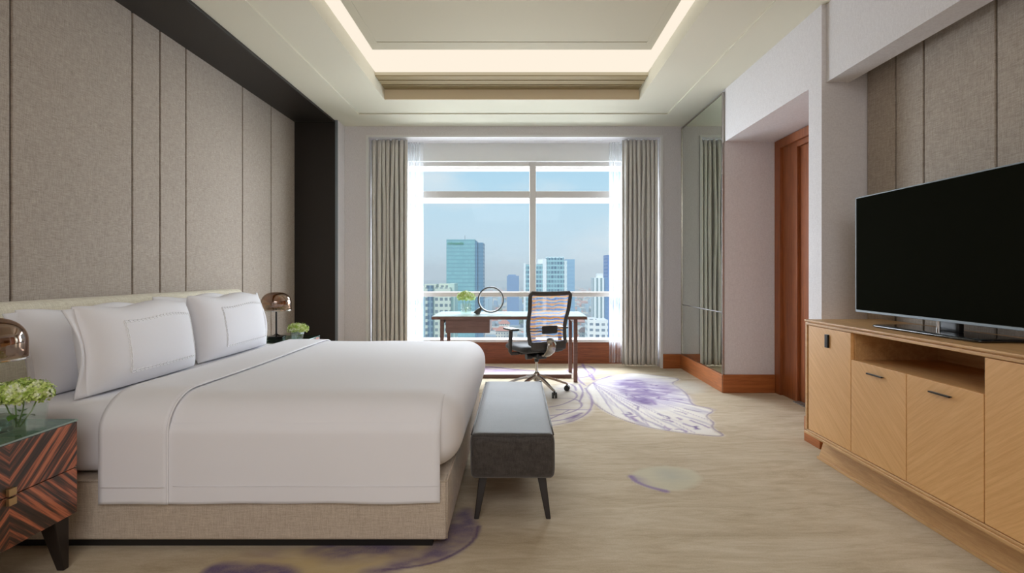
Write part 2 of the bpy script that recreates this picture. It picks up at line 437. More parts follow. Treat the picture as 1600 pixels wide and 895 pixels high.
cnt = 0
while cnt < 42:
    px_, py_ = rs.uniform(960, 1125), rs.uniform(600, 678); fx_, fy_ = P(px_, py_)
    if not in_wing(fx_, fy_): continue
    a_ = math.atan2(fy_-ry, fx_-rx)+rs.uniform(-.35, .35); l_ = rs.uniform(.06, .22); cnt += 1
    j = lambda: rs.uniform(-.03, .03)
    pts = [(fx_+math.cos(a_)*l_*t+j(), fy_+math.sin(a_)*l_*t+j()) for t in (0, .33, .66, 1)]
    if all(in_wing(*p) for p in pts): fstroke(pts, rs.choice([PUR, PUR2, PUR2]), rs.uniform(.008, .016), .75)
line(RW, PUR, .011, .55, True)
for k, (ex, ey) in enumerate([(1066,592),(1030,600),(1010,604),(1062,612),(1078,632),(1118,641),(1117,660),(1085,676),(1050,672),(1015,665),(985,656),(960,646)]):
    line([(926,598),((926+ex)/2, (598+ey)/2-4+k % 3*2),(ex,ey)], PUR2, .008, .5, seed=60+k)
LW = [(905,596),(914,606),(926,622),(924,640),(905,655),(880,662),(850,668),(800,672),(790,650),(830,620),(870,602)]
fill(LW, (232, 227, 220), .85, .06, .25, 7, 22)
for k, l in enumerate([[(870,606),(895,610),(905,620),(880,632),(858,636)],[(866,622),(900,622),(913,634),(890,646),(850,650)],[(870,640),(905,640),(924,640)],[(914,606),(926,622),(924,640),(905,655),(870,664),(800,672)],
          [(880,596),(898,602),(900,610)],[(862,658),(885,655),(910,645)],[(905,600),(912,612),(906,626)],[(845,660),(870,650),(890,640)]]):
    line(l, PUR2, .012, .75, seed=80+k)
fill([(885,655),(900,645),(912,644),(906,653),(890,660)], PUR, .8, .03, .5, 12, 61)
fill([(884,578),(905,571),(930,572),(934,580),(915,592),(922,597),(905,600),(896,588)], (220, 212, 208), .6, .08, .2, 7, 23)
for k, l in enumerate([[(884,581),(900,574),(918,570),(932,578),(922,588),(905,590)],[(910,568),(915,578),(925,584),(928,594)],[(898,584),(905,595),(915,602)],[(886,578),(895,584),(910,582)],[(918,580),(922,590),(935,594),(955,587)]]):
    line(l, PUR2, .018, .8, seed=90+k)
fill([(735,571),(762,572),(790,576),(840,580),(780,583),(735,584)], PUR2, .75, .1, .8, 5, 63)
line([(740,572),(770,573),(800,577),(840,580)], PUR, .03, .7)
fill([(1045,600),(1080,594),(1106,601),(1100,611),(1080,616),(1062,606)], (214, 212, 204), .6, .06, .2, 8, 64)
PET = [(984,744),(1000,733),(1030,727),(1070,730),(1094,740),(1096,752),(1075,762),(1050,768),(1018,764),(994,754)]
fill(PET, (204, 200, 176), .8, .02, .15, 10, 65)
fill([(1030,734),(1060,735),(1070,748),(1045,752)], (172, 176, 168), .6, .08, .4, 10, 66)
line([(986,744),(994,753),(1015,761),(1040,767)], PUR2, .028, .85)
fill([(986,742),(1000,746),(1015,756),(1000,754)], PUR2, .6, .04, .5, 12, 67)
# the near blossom, running under the bed
fill([(300,905),(380,868),(480,853),(560,840),(700,820),(745,812),(700,862),(620,880),(560,900),(560,960),(300,960)], (190, 166, 116), .75, .08, .3, 6, 24)
fill([(745,806),(750,824),(744,842),(716,862),(682,878),(640,886),(606,891),(598,900),(568,900),(560,890),(600,884),(632,873),(665,858),(690,836),(700,810),(730,790)], (114, 98, 126), .95, .03, .5, 14, 68)
fill([(470,858),(500,846),(560,838),(690,836),(690,856),(640,866),(590,868),(540,879),(500,876)], (112, 96, 122), .95, .05, .7, 12, 69)
fill([(350,878),(400,860),(460,850),(440,868),(380,882)], (140, 120, 138), .6, .06, .8, 9, 70)
fill([(312,900),(326,884),(350,879),(430,878),(458,884),(474,898),(470,930),(320,930)], (106, 90, 120), 1, .02, .35, 18, 71)
fill([(470,880),(500,870),(520,900),(480,915)], (196, 172, 120), .6, .05, .3, 9, 72)
line([(748,822),(742,844),(714,864),(680,879),(640,886),(600,890)], (84, 62, 110), .012, .8)
nx, ny = len(gx), len(gy)
me = bpy.data.meshes.new('floor')
V = np.stack([GX.ravel(), GY.ravel(), np.zeros(GX.size)], 1)
idx = np.arange(nx*ny).reshape(ny, nx)
Fq = np.stack([idx[:-1, :-1], idx[:-1, 1:], idx[1:, 1:], idx[1:, :-1]], -1).reshape(-1, 4)
me.vertices.add(len(V)); me.vertices.foreach_set('co', V.ravel())
me.loops.add(Fq.size); me.loops.foreach_set('vertex_index', Fq.ravel().astype(np.int32))
me.polygons.add(len(Fq)); me.polygons.foreach_set('loop_start', np.arange(0, Fq.size, 4, dtype=np.int32))
me.update(calc_edges=True)
at = me.attributes.new('woven_pattern', 'FLOAT_COLOR', 'POINT')
at.data.foreach_set('color', np.concatenate([COL, ALP[..., None]], -1).ravel().astype(np.float32))
m = mat('carpet', (190, 170, 138), .95, spec=.1, sheen=.05); q = N(m)
a = q.n('ShaderNodeAttribute'); a.attribute_name = 'woven_pattern'
s1 = q.noise(q.coord((.6, 2.2, 1)), 2.6, 6, .65, 1.4); s2 = q.noise(q.coord(), 120, 3, .7); s3 = q.noise(q.coord((.8, 3.2, 1)), 9, 4, .6, .8)
s = q.math('ADD', q.math('MULTIPLY', s1, .55), q.math('ADD', q.math('MULTIPLY', s2, .2), q.math('MULTIPLY', s3, .25)))
base = q.ramp(s, [(.33, (172, 154, 126)), (.5, (196, 180, 154)), (.67, (214, 201, 178))])
jit = q.math('MULTIPLY', a.outputs['Alpha'], q.math('ADD', .62, q.math('MULTIPLY', s2, .7)))
jn = q.n('ShaderNodeClamp'); q.L(jit, jn.inputs[0])
q.col(q.mix(jn.outputs[0], base, a.outputs['Color'])); q.bump(q.noise(q.coord(), 260, 3, .8), .5, .006)
struct('floor', me, m, 'tan carpet woven with purple butterfly wings')

# ceiling ---------------------------------------------------------------
def ring(bm, o, i, z0, z1):       # o,i = (x0,x1,y0,y1)
    box(bm, o[0], i[0], o[2], o[3], z0, z1); box(bm, i[1], o[1], o[2], o[3], z0, z1)
    box(bm, i[0], i[1], o[2], i[2], z0, z1); box(bm, i[0], i[1], i[3], o[3], z0, z1)
bm = bmesh.new()
ring(bm, (-2.9, 2.9, -3.2, 7.07), (-1.85, 1.77, -1.9, 6.53), HC, HC+.012)
ring(bm, (-2.9, 2.9, -3.2, 7.07), (-1.425, 1.325, -1.4, 6.02), HC+.012, 3.20)
box(bm, -1.425, 1.325, 5.61, 6.02, 3.20, 3.26)
box(bm, -1.425, 1.325, -1.4, -1.0, 3.20, 3.26)
box(bm, -2.9, 2.9, -3.2, 9.0, 3.30, 3.42)
ring(bm, (-2.9, 2.9, -3.2, 7.6), (-1.425, 1.325, -1.4, 6.02), 3.20, 3.30)
bm2 = bm
ceil = struct('ceiling', bm, M['ceiling'], 'cream coffered ceiling with stepped border')
o = obj('air_slot', BX((-1.42, 1.32, 5.60, 6.015, 3.192, 3.2), (-1.42, 1.32, 5.72, 5.735, 3.186, 3.192), (-1.42, 1.32, 5.86, 5.875, 3.186, 3.192)), M['slot'], ceil)
o['label'] = 'olive brown air slot grille'
o = obj('coffer_lip', BX((-1.425, 1.325, 6.012, 6.02, 3.083, 3.2)), M['lip'], ceil)
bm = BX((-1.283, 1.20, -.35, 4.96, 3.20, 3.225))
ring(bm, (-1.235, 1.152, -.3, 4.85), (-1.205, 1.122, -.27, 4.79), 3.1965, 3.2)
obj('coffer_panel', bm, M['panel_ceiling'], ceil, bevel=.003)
cl = obj('cove_light', BX(-1.425, 1.325, -1.0, 5.61, 3.235, 3.25), M['cove'])
tag(cl, 'glowing cream light strip running round the raised ceiling panel', 'ceiling light')

# left wall: woven fabric panels in a dark recess -------------------------
wl = struct('wall_left', BX((-2.9, XF-.02, -3.2, 7.6, 0, 3.3), (XF-.02, XL, 6.80, 7.6, 0, HC)), M['wallpaper'], 'wall behind the bed with fabric panels')
seams = [-3.0, -.2, .55, 1.55, 2.10, 2.975, 3.915, 4.22, 4.55, 5.49, 6.13, 6.785]
for a_, b_ in zip(seams, seams[1:]):
    obj('fabric_panel', BX(XF-.02, XF, a_+.007, b_-.007, .0, HC-.001), M['fabric_wall'], wl, bevel=.006)
obj('seam_backing', BX(XF-.022, XF-.012, -3, 6.785, 0, HC-.002), mat('seam_brown', (62, 42, 30), .8), wl)
bm = BX((XF-.02, -2.215, -3.0, 6.80, HC-.025, HC+.001), (XF-.01, -2.205, 6.775, 6.82, 0, HC-.002))
struct('trim_1', bm, M['dark_trim'], 'dark brown soffit and return framing the fabric wall', bevel=.002)
struct('trim_2', BX((-2.205, -2.176, 6.772, 6.79, 0, HC-.002)), M['silver'], 'thin metal edge of dark return')

# far wall with window opening -------------------------------------------
OX0, OX1, OZ = -1.886, 1.837, 2.935
wf = struct('wall_far', BX((-2.9, OX0, DF, 7.6, 0, 3.3), (OX1, 2.9, DF, 7.6, 0, 3.3), (OX0, OX1, DF, 7.6, OZ, 3.3)), M['wallpaper'], 'window wall')
struct('trim_3', BX((OX0-.02, OX0+.004, DF-.012, DF+.02, .0, OZ+.02), (OX1-.004, OX1+.02, DF-.012, DF+.02, .0, OZ+.02), (OX0+.004, OX1-.004, DF-.012, DF+.02, OZ-.004, OZ+.02)), M['white_trim'], 'white bead round window recess')
struct('wall_bulkhead', BX((OX0, OX1, 7.43, 7.60, 2.70, OZ)), M['grey_paint'], 'grey bulkhead above window')
struct('wall_parapet', BX((OX0, OX1, 7.43, 7.62, 0, .285)), M['brown_wood'], 'brown veneered parapet below window')
struct('trim_4', BX((OX0, OX1, 7.415, 7.66, .285, .32)), M['white_trim'], 'white window sill', bevel=.004)
YW = 7.50
win = struct('window_1', BX((OX0, OX1, YW, YW+.07, 2.645, 2.705), (OX0, OX1, YW, YW+.07, 2.22, 2.31), (OX0, OX1, YW-.01, YW+.07, .888, .953),
      (.177, .262, YW-.02, YW+.08, .32, 2.70), (OX0, OX0+.05, YW, YW+.07, .32, 2.70), (OX1-.05, OX1, YW, YW+.07, .32, 2.70)), M['win_frame'], 'wide window frame with mullion and rails', bevel=.004)
for x0, x1 in ((OX0+.05, .177), (.262, OX1-.05)):
    for z0, z1 in ((.32, .888), (.953, 2.22), (2.31, 2.645)):
        obj('pane', BX(x0, x1, YW+.03, YW+.036, z0, z1), M['glass_pane'], win)
fin = obj('exterior_fin', BX((OX0, OX1, YW+.10, YW+.30, 2.185, 2.225), (OX0, OX1, YW+.10, YW+.30, 2.63, 2.67)), M['ext_white'], win)
bb = .18
struct('baseboard_far', BX((XL, OX0-.02, DF-.022, DF, 0, bb), (OX1+.02, XR-.03, DF-.022, DF, 0, bb)), M['base_wood'], 'red brown baseboard either side of window', bevel=.003)

# right wall -----------------------------------------------------------------
YN, YC = 5.64, 3.85; XD = 2.62; ZN = 2.54
wr = struct('wall_right', BX((XR, 2.9, YN, 7.3, 0, 3.3), (XR, 2.9, 3.99+.03, YN, ZN, 3.3), (XD+.10, 2.9, YC, YN, 0, ZN),
     (XR, 2.9, YC, 4.02, 0, 3.3), (XP+.02, 2.9, -3.2, YC, 0, 3.3)), M['wallpaper'], 'right wall with doorway niche')
ps = [-3.0, -.6, .2, 1.2, 1.95, 2.81, 3.31, 3.556, 3.849]
for a_, b_ in zip(ps, ps[1:]):
    obj('fabric_panel', BX(XP, XP+.02, a_+.006, b_-.006, 0, HC-.001), M['fabric_wall'], wr, bevel=.005)
obj('seam_backing', BX(XP+.012, XP+.022, -3, YC-.001, 0, HC-.002), bpy.data.materials['seam_brown'], wr)
struct('wall_header', BX(2.14, 2.30, -3.0, YC-.001, 2.53, HC), M['wallpaper'], 'dropped header in front of right fabric wall')
# mirror on the right wall
mr = thing('wall_mirror', 'tall silvered wall mirror between window wall and doorway niche', 'mirror', (XR-.012, 6.35, 0))
obj('upper_glass', BX(-.006, .010, -.69, .69, .812, 3.03), M['mirror'], mr, bevel=.004)
obj('lower_glass', BX(-.006, .010, -.69, .69, .185, .806), M['mirror'], mr, bevel=.004)
obj('frame_edge', BX((-.012, .012, -.705, -.69, .182, 3.045), (-.012, .012, .69, .705, .182, 3.045), (-.012, .012, -.69, .69, 3.03, 3.045)), M['alu'], mr)
# baseboards
struct('baseboard_right', BX((XR-.03, XR, YN-.02, DF-.002, 0, bb), (XR-.03, XD-.01, YN-.024, YN, 0, bb+.004), (XR-.024, XR, YC-.02, 4.04, 0, bb)), M['base_wood'], 'red brown baseboard along mirror and niche', bevel=.003)
# door in niche (faces the room)
dr = struct('door_1', BX((XD+.05, XD+.09, 4.15, 5.24, .0, 2.40)), M['door_wood'], 'red brown door in niche', bevel=.002)
obj('door_frame', BX((XD-.008, XD+.10, 5.52, 5.638, 0, 2.535), (XD+.02, XD+.10, 5.24, 5.52, 0, 2.53), (XD-.008, XD+.10, 4.03, 5.52, 2.45, 2.535), (XD+.02, XD+.10, 4.03, 5.24, 2.40, 2.45), (XD-.008, XD+.10, 4.03, 4.15, 0, 2.45)), M['door_wood'], dr, bevel=.003)
sm = mat('grey_marble', (98, 94, 92), .3); q = N(sm); q.col(q.ramp(q.noise(q.coord(), 14, 6, .7, 2), [(.4, (62, 58, 56)), (.6, (150, 146, 142))]))
struct('trim_5', BX((XD-.02, XD+.10, 4.15, 5.24, 0, .008)), sm, 'grey marble door threshold')
# solid rear wall; the added fill lamp hangs in front of it
struct('wall_rear', BX((-2.9, 2.9, -3.2, -3.0, 0, 3.3)), M['wallpaper'], 'rear wall')
# slab below the storey
struct('trim_6', BX(-2.9, 2.9, -3.2, 7.62, -.3, -.004), M['grey_paint'], 'floor slab edge')

# ------------------------------------------------------------------ curtains
def curtain(name, x0, x1, y, z0, z1, n, amp, m, th, label, cat, group, seed, gather=.0):
    rnd = random.Random(seed); ph = [rnd.uniform(-.9, .9) for _ in range(n+2)]; am = [rnd.uniform(.55, 1.1) for _ in range(n+2)]
    def f(u, v):
        t = u*n; k = int(min(t, n-1)); fr_ = t-k
        w = 2*PI*t+ph[k]*(1-fr_)+ph[k+1]*fr_
        a = (am[k]*(1-fr_)+am[k+1]*fr_)*amp
        z = z0+(z1-z0)*v
        drift = .012*math.sin(3*v*PI+seed)*math.sin(5*u*PI+seed)
        top = 1-.45*max(0, (v-.9)/.1)
        extra = .25*amp*math.sin(2*w+1.3*v*2+seed)*max(0, v-.35)
        shrink = gather*math.sin(PI*min(1, v*1.0))*0
        xx = x0+(x1-x0)*(u-.20/n*math.sin(2*w))+drift*(1-abs(2*u-1))
        return (xx, y+(a*math.sin(w)+extra)*top, z)
    bm = bmesh.new(); grid_sheet(bm, f, n*20, 26)
    o = obj(name, bm, m, smooth=True)
    if th: s = o.modifiers.new('solid', 'SOLIDIFY'); s.thickness = th; s.offset = 0
    return tag(o, label, cat, group)
curtain('curtain', -1.868, -1.405, 7.185, .025, OZ-.01, 8, .052, M['curtain'], .004, 'grey taupe pleated drape hanging left of the window', 'curtain', 'grey taupe drapes', 2)
curtain('curtain', 1.375, 1.818, 7.185, .025, OZ-.01, 8, .052, M['curtain'], .004, 'grey taupe pleated drape hanging right of the window, beside mirror', 'curtain', 'grey taupe drapes', 5)
curtain('sheer_curtain', -1.845, -1.235, 7.33, .03, OZ-.01, 8, .028, M['sheer'], 0, 'white sheer voile curtain beside the left grey drape', 'curtain', 'white sheers', 3)
curtain('sheer_curtain', 1.225, 1.815, 7.33, .03, OZ-.01, 8, .028, M['sheer'], 0, 'white sheer voile curtain beside the right grey drape', 'curtain', 'white sheers', 8)

# ------------------------------------------------------------------ bed
BX0, BXF = -2.50, -.307; BY0, BY1 = 2.45, 4.63; BYC = (BY0+BY1)/2
bed = thing('bed', 'king size bed with beige upholstered base and cream headboard', 'bed', (-1.4, BYC, 0))
def LB(*a): return (a[0]+1.4, a[1]+1.4, a[2]-BYC, a[3]-BYC, a[4], a[5])
obj('base', BX(*LB(BX0, BXF, BY0, BY1, .04, .305)), M['upholstery'], bed, bevel=.012, seg=3)
bm = bmesh.new()
for (p0, p1) in (((BXF+.002, BY0-.001, .05), (BXF+.002, BY0-.001, .298)), ((BX0, BY0-.001, .300), (BXF, BY0-.001, .300)), ((BXF+.001, BY0, .3), (BXF+.001, BY1, .3))):
    cyl(bm, (p0[0]+1.4, p0[1]-BYC, p0[2]), (p1[0]+1.4, p1[1]-BYC, p1[2]), .0035, 6)
obj('piping', bm, M['upholstery'], bed, smooth=True)
obj('plinth', BX(*LB(BX0, -.375, BY0+.035, BY1-.04, 0, .05)), M['black'], bed)
bm = bmesh.new(); rbox(bm, *LB(-2.505, -.36, BY0+.035, BY1-.03, .32, .635), (.05, .06, .05), (30, 24, 8), .004, 3)
obj('mattress', bm, M['linen'], bed, smooth=True)
bm = bmesh.new(); rbox(bm, *LB(-2.675, -2.515, 1.90, 5.16, .05, 1.068), (.055, .05, .06), (8, 40, 16), .002)
obj('headboard', bm, M['headboard'], bed, smooth=True)

# duvet: rounded top body, straight flap on the near and far sides, turned-back band at the head end
DT = .668
dv = thing('duvet', 'smooth white duvet with turned back band spread over the bed', 'duvet', (-1.0, BYC, 0))
def LD(p): return (p[0]+1.0, p[1]-BYC, p[2])
RY, RZ = .20, .15
def body(x0, x1, y0, y1, z0, z1): return (x0+1.0, x1+1.0, y0-BYC, y1-BYC, z0, z1)
bm = bmesh.new(); rbox(bm, *body(-1.83, -.25, BY0-.004, BY1+.012, .312, DT), (.15, RY, RZ), (54, 44, 20), .005, 5, 2.2)
obj('cover', bm, M['linen'], dv, smooth=True)
def prof(t, off, dip=0):
    """cross profile of the near side: t 0 (hem) .. 1 (up on top)"""
    zc = DT-RZ; yc = BY0-.004+RY
    hem = .208; Ls = zc-hem; Lc = RY*1.35; Lt = .12
    s = t*(Ls+Lc+Lt)
    if s < Ls: return (BY0-.012-off, hem+s)
    if s < Ls+Lc:
        a = (s-Ls)/Lc*PI/2; k = math.sin(a)
        return (yc-(RY+.008+off-dip*min(1, k*2.2))*math.cos(a), zc+(RZ+.003+off-dip*min(1, k*2.2))*math.sin(a))
    s -= Ls+Lc
    return (yc+s, DT+off+.003-dip)
def flap(x0, x1, off, side=1, nu=24, full=False):
    def f(u, v):
        y, z = prof(v*.78, off, .022)
        x = x0+(x1-x0)*u
        wv_ = .004*math.sin(x*9+1)*(1-v)**2
        if side < 0: y = BY0+BY1-y
        return LD((x, y-wv_*side, z+.002*math.sin(x*14)*(1-min(1, v*4))))
    return f
def band_f(x0, x1, off, curve=0):
    """goes from the near hem over the top to the far hem"""
    def f(u, v):
        if v < .5: y, z = prof(min(1, v/.4), off) if v < .4 else (None, None)
        else: y, z = (None, None)
        if v < .4: y, z = prof(v/.4, off)
        elif v > .6:
            y, z = prof((1-v)/.4, off); y = BY0+BY1-y
        else:
            ya, z = prof(1, off); yb = BY0+BY1-ya; y = ya+(yb-ya)*(v-.4)/.2
        x = x0+(x1-x0)*u
        x += .006*math.sin(y*4+1)
        return LD((x, y, z+.0015*math.sin(x*14)))
    return f
bm = bmesh.new(); grid_sheet(bm, flap(-1.55, -.335, .0), 40, 40)
o = obj('side_drape', bm, M['linen'], dv, smooth=True); s = o.modifiers.new('s', 'SOLIDIFY'); s.thickness = .005; s.offset = 1
bm = bmesh.new(); grid_sheet(bm, flap(-1.55, -.335, .0, -1), 40, 40)
o = obj('side_drape', bm, M['linen'], dv, smooth=True); s = o.modifiers.new('s', 'SOLIDIFY'); s.thickness = .005; s.offset = -1
bm = bmesh.new(); grid_sheet(bm, band_f(-1.817, -1.517, .009), 14, 120)
o = obj('turned_back_band', bm, M['linen'], dv, smooth=True); s = o.modifiers.new('s', 'SOLIDIFY'); s.thickness = .007; s.offset = 0
bm = bmesh.new()
tube(bm, [LD((-1.517+.006*math.sin(y*4+1), y, z+0)) for y, z in [prof(t/60, .009) for t in range(61)]]+[LD((-1.517+.006*math.sin(y*4+1), y, DT+.0115)) for y in np.linspace(BY0+.45, BY1-.4, 20)], .0048, 8)
obj('fold_edge', bm, M['linen'], dv, smooth=True)
# hem stitching line
bm = bmesh.new(); zh = .285
tube(bm, [LD((x, BY0-.0195-.004*math.sin(x*9+1)*.6, zh)) for x in np.linspace(-1.50, -.34, 30)], .0012, 6)
tube(bm, [LD((x, BY0-.0315, zh)) for x in np.linspace(-1.81, -1.53, 8)], .0012, 6)
obj('hem_stitch', bm, M['linen'], dv, smooth=True)

# pillows
def pillow_pt(u, v, side, w, h, t):
    eu = max(0, 1-abs(u)**3.0); ev = max(0, 1-abs(v)**3.0)
    th = t/2*(eu**.5)*(ev**.42)
    bow = 1-.045*(1-u*u) if True else 1
    y = u*w/2*(1-.025*(1-v*v)); z = v*h/2*(1+.01*(1-abs(u)**2))
    z += .012*math.sin(u*5)*max(0, v)
    return Vector((side*th+.0, y, z))
def make_pillow(label, loc, lean, w, h, t, emb, rz=0, near=True, name='pillow', flange=True, seed=0):
    p = thing(name, label, 'pillow', loc, rz, 'white pillows at the headboard')
    R = Matrix.Rotation(-lean, 4, 'Y')
    bm = bmesh.new(); n1, n2 = 36, 22
    for side in (1, -1):
        g = []
        for i in range(n1+1):
            row = []
            for j in range(n2+1):
                u = math.sin(PI/2*(2*i/n1-1)); v = math.sin(PI/2*(2*j/n2-1))
                q_ = pillow_pt(u, v, side, w, h, t)
                q_.x += 0*mnoise.noise(Vector((u*2+seed, v*2, side)))*(1-abs(u))*2
                row.append(bm.verts.new(R @ q_))
            g.append(row)
        for i in range(n1):
            for j in range(n2):
                a = (g[i][j], g[i+1][j], g[i+1][j+1], g[i][j+1])
                bm.faces.new(a if side > 0 else tuple(reversed(a)))
    bmesh.ops.remove_doubles(bm, verts=bm.verts, dist=1e-4)
    obj('cover', bm, M['linen'], p, smooth=True)
    if flange:
        bm = bmesh.new(); s_ = -1 if near else 1
        def ff(u, v):
            vv = 2*v-1; y = s_*(w/2*(1-.05*(1-vv*vv))-.012+.062*u)
            z = vv*h/2*1.0
            return R @ Vector((.006+.012*math.sin(vv*2.4+seed)*u+.018*u*math.cos(vv*2.2), y, z))
        grid_sheet(bm, ff, 5, 20)
        o = obj('open_flap', bm, M['linen'], p, smooth=True); m_ = o.modifiers.new('s', 'SOLIDIFY'); m_.thickness = .006; m_.offset = 0
    if emb:
        bm = bmesh.new(); u0, u1, v0, v1 = -.55, .84, -.66, .58
        def surf(u, v, off=.0): q_ = pillow_pt(u, v, 1, w, h, t); q_.x += .0008; return R @ q_
        path = []
        def seg(a, b):
            Lm = math.hypot((b[0]-a[0])*w/2, (b[1]-a[1])*h/2); k = max(2, round(Lm/.030))
            for i in range(k): path.append((a[0]+(b[0]-a[0])*(i+.5)/k, a[1]+(b[1]-a[1])*(i+.5)/k, (b[0]-a[0], b[1]-a[1])))
        seg((u0, v0), (u0, v1)); seg((u0, v1), (u1, v1)); seg((u1, v1), (u1, v0)); seg((u1, v0), (u0, v0))
        for (u, v, d) in path:
            horiz = abs(d[0]) > abs(d[1])
            sh = [(-.0165, 0), (-.009, .006), (.009, .006), (.0165, 0), (.009, -.006), (-.009, -.006)]
            pts = []
            for (a, b) in sh:
                da, db = (a, b) if horiz else (b, a)
                pts.append(surf(u+da/(w/2), v+db/(h/2)))
            tube(bm, pts, .0019, 5, closed=True)
        e_ = obj('embroidery', bm, M['linen2'], p, smooth=True); e_['label'] = 'white chain stitched border'
    return p
make_pillow('white pillow with chain stitched border standing nearest the camera in front', (-2.02, 3.0, .846), math.radians(9), .86, .410, .22, True, near=True, seed=1)
make_pillow('white pillow with chain stitched border standing in front at the far side', (-2.04, 3.97, .850), math.radians(9), .92, .418, .22, True, near=False, seed=2)
make_pillow('plain white pillow leaning behind the nearest bordered pillow', (-2.235, 2.98, .838), math.radians(12), .90, .405, .17, False, near=True, seed=3)
make_pillow('plain white pillow leaning behind the far bordered pillow', (-2.255, 3.99, .845), math.radians(12), .94, .42, .17, False, near=False, seed=4)

# ------------------------------------------------------------------ nightstands
def make_nightstand(label, loc):
    t = thing('nightstand', label, 'nightstand', loc, 0, 'zebra wood nightstands')
    D, Wd = .56, .62          # front face at local x=0, body runs to -D
    obj('body', BX(-D, -.018, -Wd/2, Wd/2, .22, .60), M['zebra'], t, bevel=.003)
    for z0, z1 in ((.222, .4085), (.4115, .598)):
        d = obj('drawer', BX(-.018, 0, -Wd/2, Wd/2, z0, z1), M['zebra'], t, bevel=.002)
        zz = .4135 if z0 > .3 else .3795
        h = obj('handle', BX(.0, .014, -.0155, .0155, zz, zz+.027), M['brass'], d, bevel=.0015); h['label'] = 'square brass pull'
    obj('glass_top', BX(-D-.002, .002, -Wd/2-.002, Wd/2+.002, .6005, .6085), M['top_glass'], t, bevel=.001)
    for sx, sy in ((0, 1), (0, -1), (1, 1), (1, -1)):
        bm = bmesh.new()
        cx = -.055 if not sx else -D+.055; cy = sy*(Wd/2-.055)
        ox = .022 if not sx else -.022; oy = sy*.022
        taper_leg(bm, cx+ox, cy+oy, .028, .028, 0, cx, cy, .072, .072, .22)
        obj('leg', bm, M['leg_dark'], t, bevel=.003)
    return t
nsA = make_nightstand('zebra wood nightstand with brass pulls nearest the camera', (-1.83, 2.01, 0))
nsB = dup(nsA, (-1.90, 5.07, 0), 0, 'zebra wood nightstand at the far side of the bed', 'zebra wood nightstands')
# ------------------------------------------------------------------ table lamps
def make_lamp(label, loc):
    t = thing('table_lamp', label, 'lamp', loc, 0, 'smoked dome table lamps')
    bm = bmesh.new(); lathe(bm, [(.078, 0), (.08, .003), (.08, .010), (.072, .013), (.072, .017), (.085, .020), (.085, .028), (.072, .031), (.03, .034), (.012, .045), (.010, .05)], 40)
    obj('base', bm, M['gloss_black'], t, smooth='auto')
    bm = bmesh.new(); cyl(bm, (0, 0, .045), (0, 0, .29), .008, 16); obj('pole', bm, M['black_metal'], t, smooth='auto')
    bm = bmesh.new()
    pr = [(.131, .262), (.131, .33)]+[(.131*math.cos(a)**.75, .33+.098*math.sin(a)) for a in np.linspace(.1, PI/2-.04, 12)]
    lathe(bm, pr, 48, capb=False, capt=True)
    o = obj('shade', bm, M['dome'], t, smooth='auto', angle=50); s = o.modifiers.new('s', 'SOLIDIFY'); s.thickness = .003; o['label'] = 'smoked copper glass dome'
    bm = bmesh.new(); lathe(bm, [(.132, .258), (.1335, .260), (.1335, .265), (.132, .267), (.128, .267), (.128, .258), (.132, .258)], 48, capb=False, capt=False)
    obj('rim', bm, M['chrome'], t, smooth='auto')
    bm = bmesh.new(); lathe(bm, [(.018, .28), (.05, .305), (.112, .33), (.116, .334), (.05, .336)], 40)
    obj('reflector', bm, M['copper'], t, smooth='auto')
    bm = bmesh.new(); lathe(bm, [(.022, .336), (.03, .35), (.03, .385), (.018, .40)], 24)
    obj('bulb_cover', bm, M['copper'], t, smooth='auto')
    return t
lampA = make_lamp('smoked copper dome lamp on the nearest nightstand', (-2.122, 2.225, .6085))
lampB = dup(lampA, (-2.20, 5.10, .6085), 0, 'smoked copper dome lamp on the far nightstand', 'smoked dome table lamps')

# ------------------------------------------------------------------ vases and flowers
def make_vase(label, loc, w, d, h, rz=0, th=.004):
    t = thing('glass_vase', label, 'vase', loc, rz, 'clear glass vases')
    bm = bmesh.new(); k = .92
    for z0, z1, s0, s1 in ((0, h, k, 1),):
        q_ = lambda s, z, i=0: [(-w/2*s+i, -d/2*s+i, z), (w/2*s-i, -d/2*s+i, z), (w/2*s-i, d/2*s-i, z), (-w/2*s+i, d/2*s-i, z)]
        A = [bm.verts.new(p) for p in q_(s0, 0)]; B = [bm.verts.new(p) for p in q_(s1, h)]
        Cc = [bm.verts.new(p) for p in q_(s1, h, th)]; D_ = [bm.verts.new(p) for p in q_(s0, .010, th)]
        bm.faces.new(list(reversed(A))); bm.faces.new(D_)
        for a_, b_ in ((A, B), (B, Cc), (Cc, D_)):
            for i in range(4): bm.faces.new((a_[i], a_[(i+1) % 4], b_[(i+1) % 4], b_[i]))
    obj('vessel', bm, M['vase_glass'], t, bevel=.002)
    s = .94; bm = BX(-w/2*s+th+.001, w/2*s-th-.001, -d/2*s+th+.001, d/2*s-th-.001, .011, h*.5)
    obj('water', bm, M['vase_glass'], t)
    return t
def floret(bm, c, nrm, s, rnd):
    nrm = nrm.normalized(); a = nrm.orthogonal().normalized(); a.rotate(Matrix.Rotation(rnd.uniform(0, 6), 3, nrm)); b = nrm.cross(a)
    for k in range(4):
        th = k*PI/2; d = a*math.cos(th)+b*math.sin(th); e = -a*math.sin(th)+b*math.cos(th)
        pts = [c, c+d*s*.55+e*s*.45+nrm*s*.1, c+d*s*1.05+nrm*s*.28, c+d*s*.55-e*s*.45+nrm*s*.1]
        bm.faces.new([bm.verts.new(p) for p in pts])
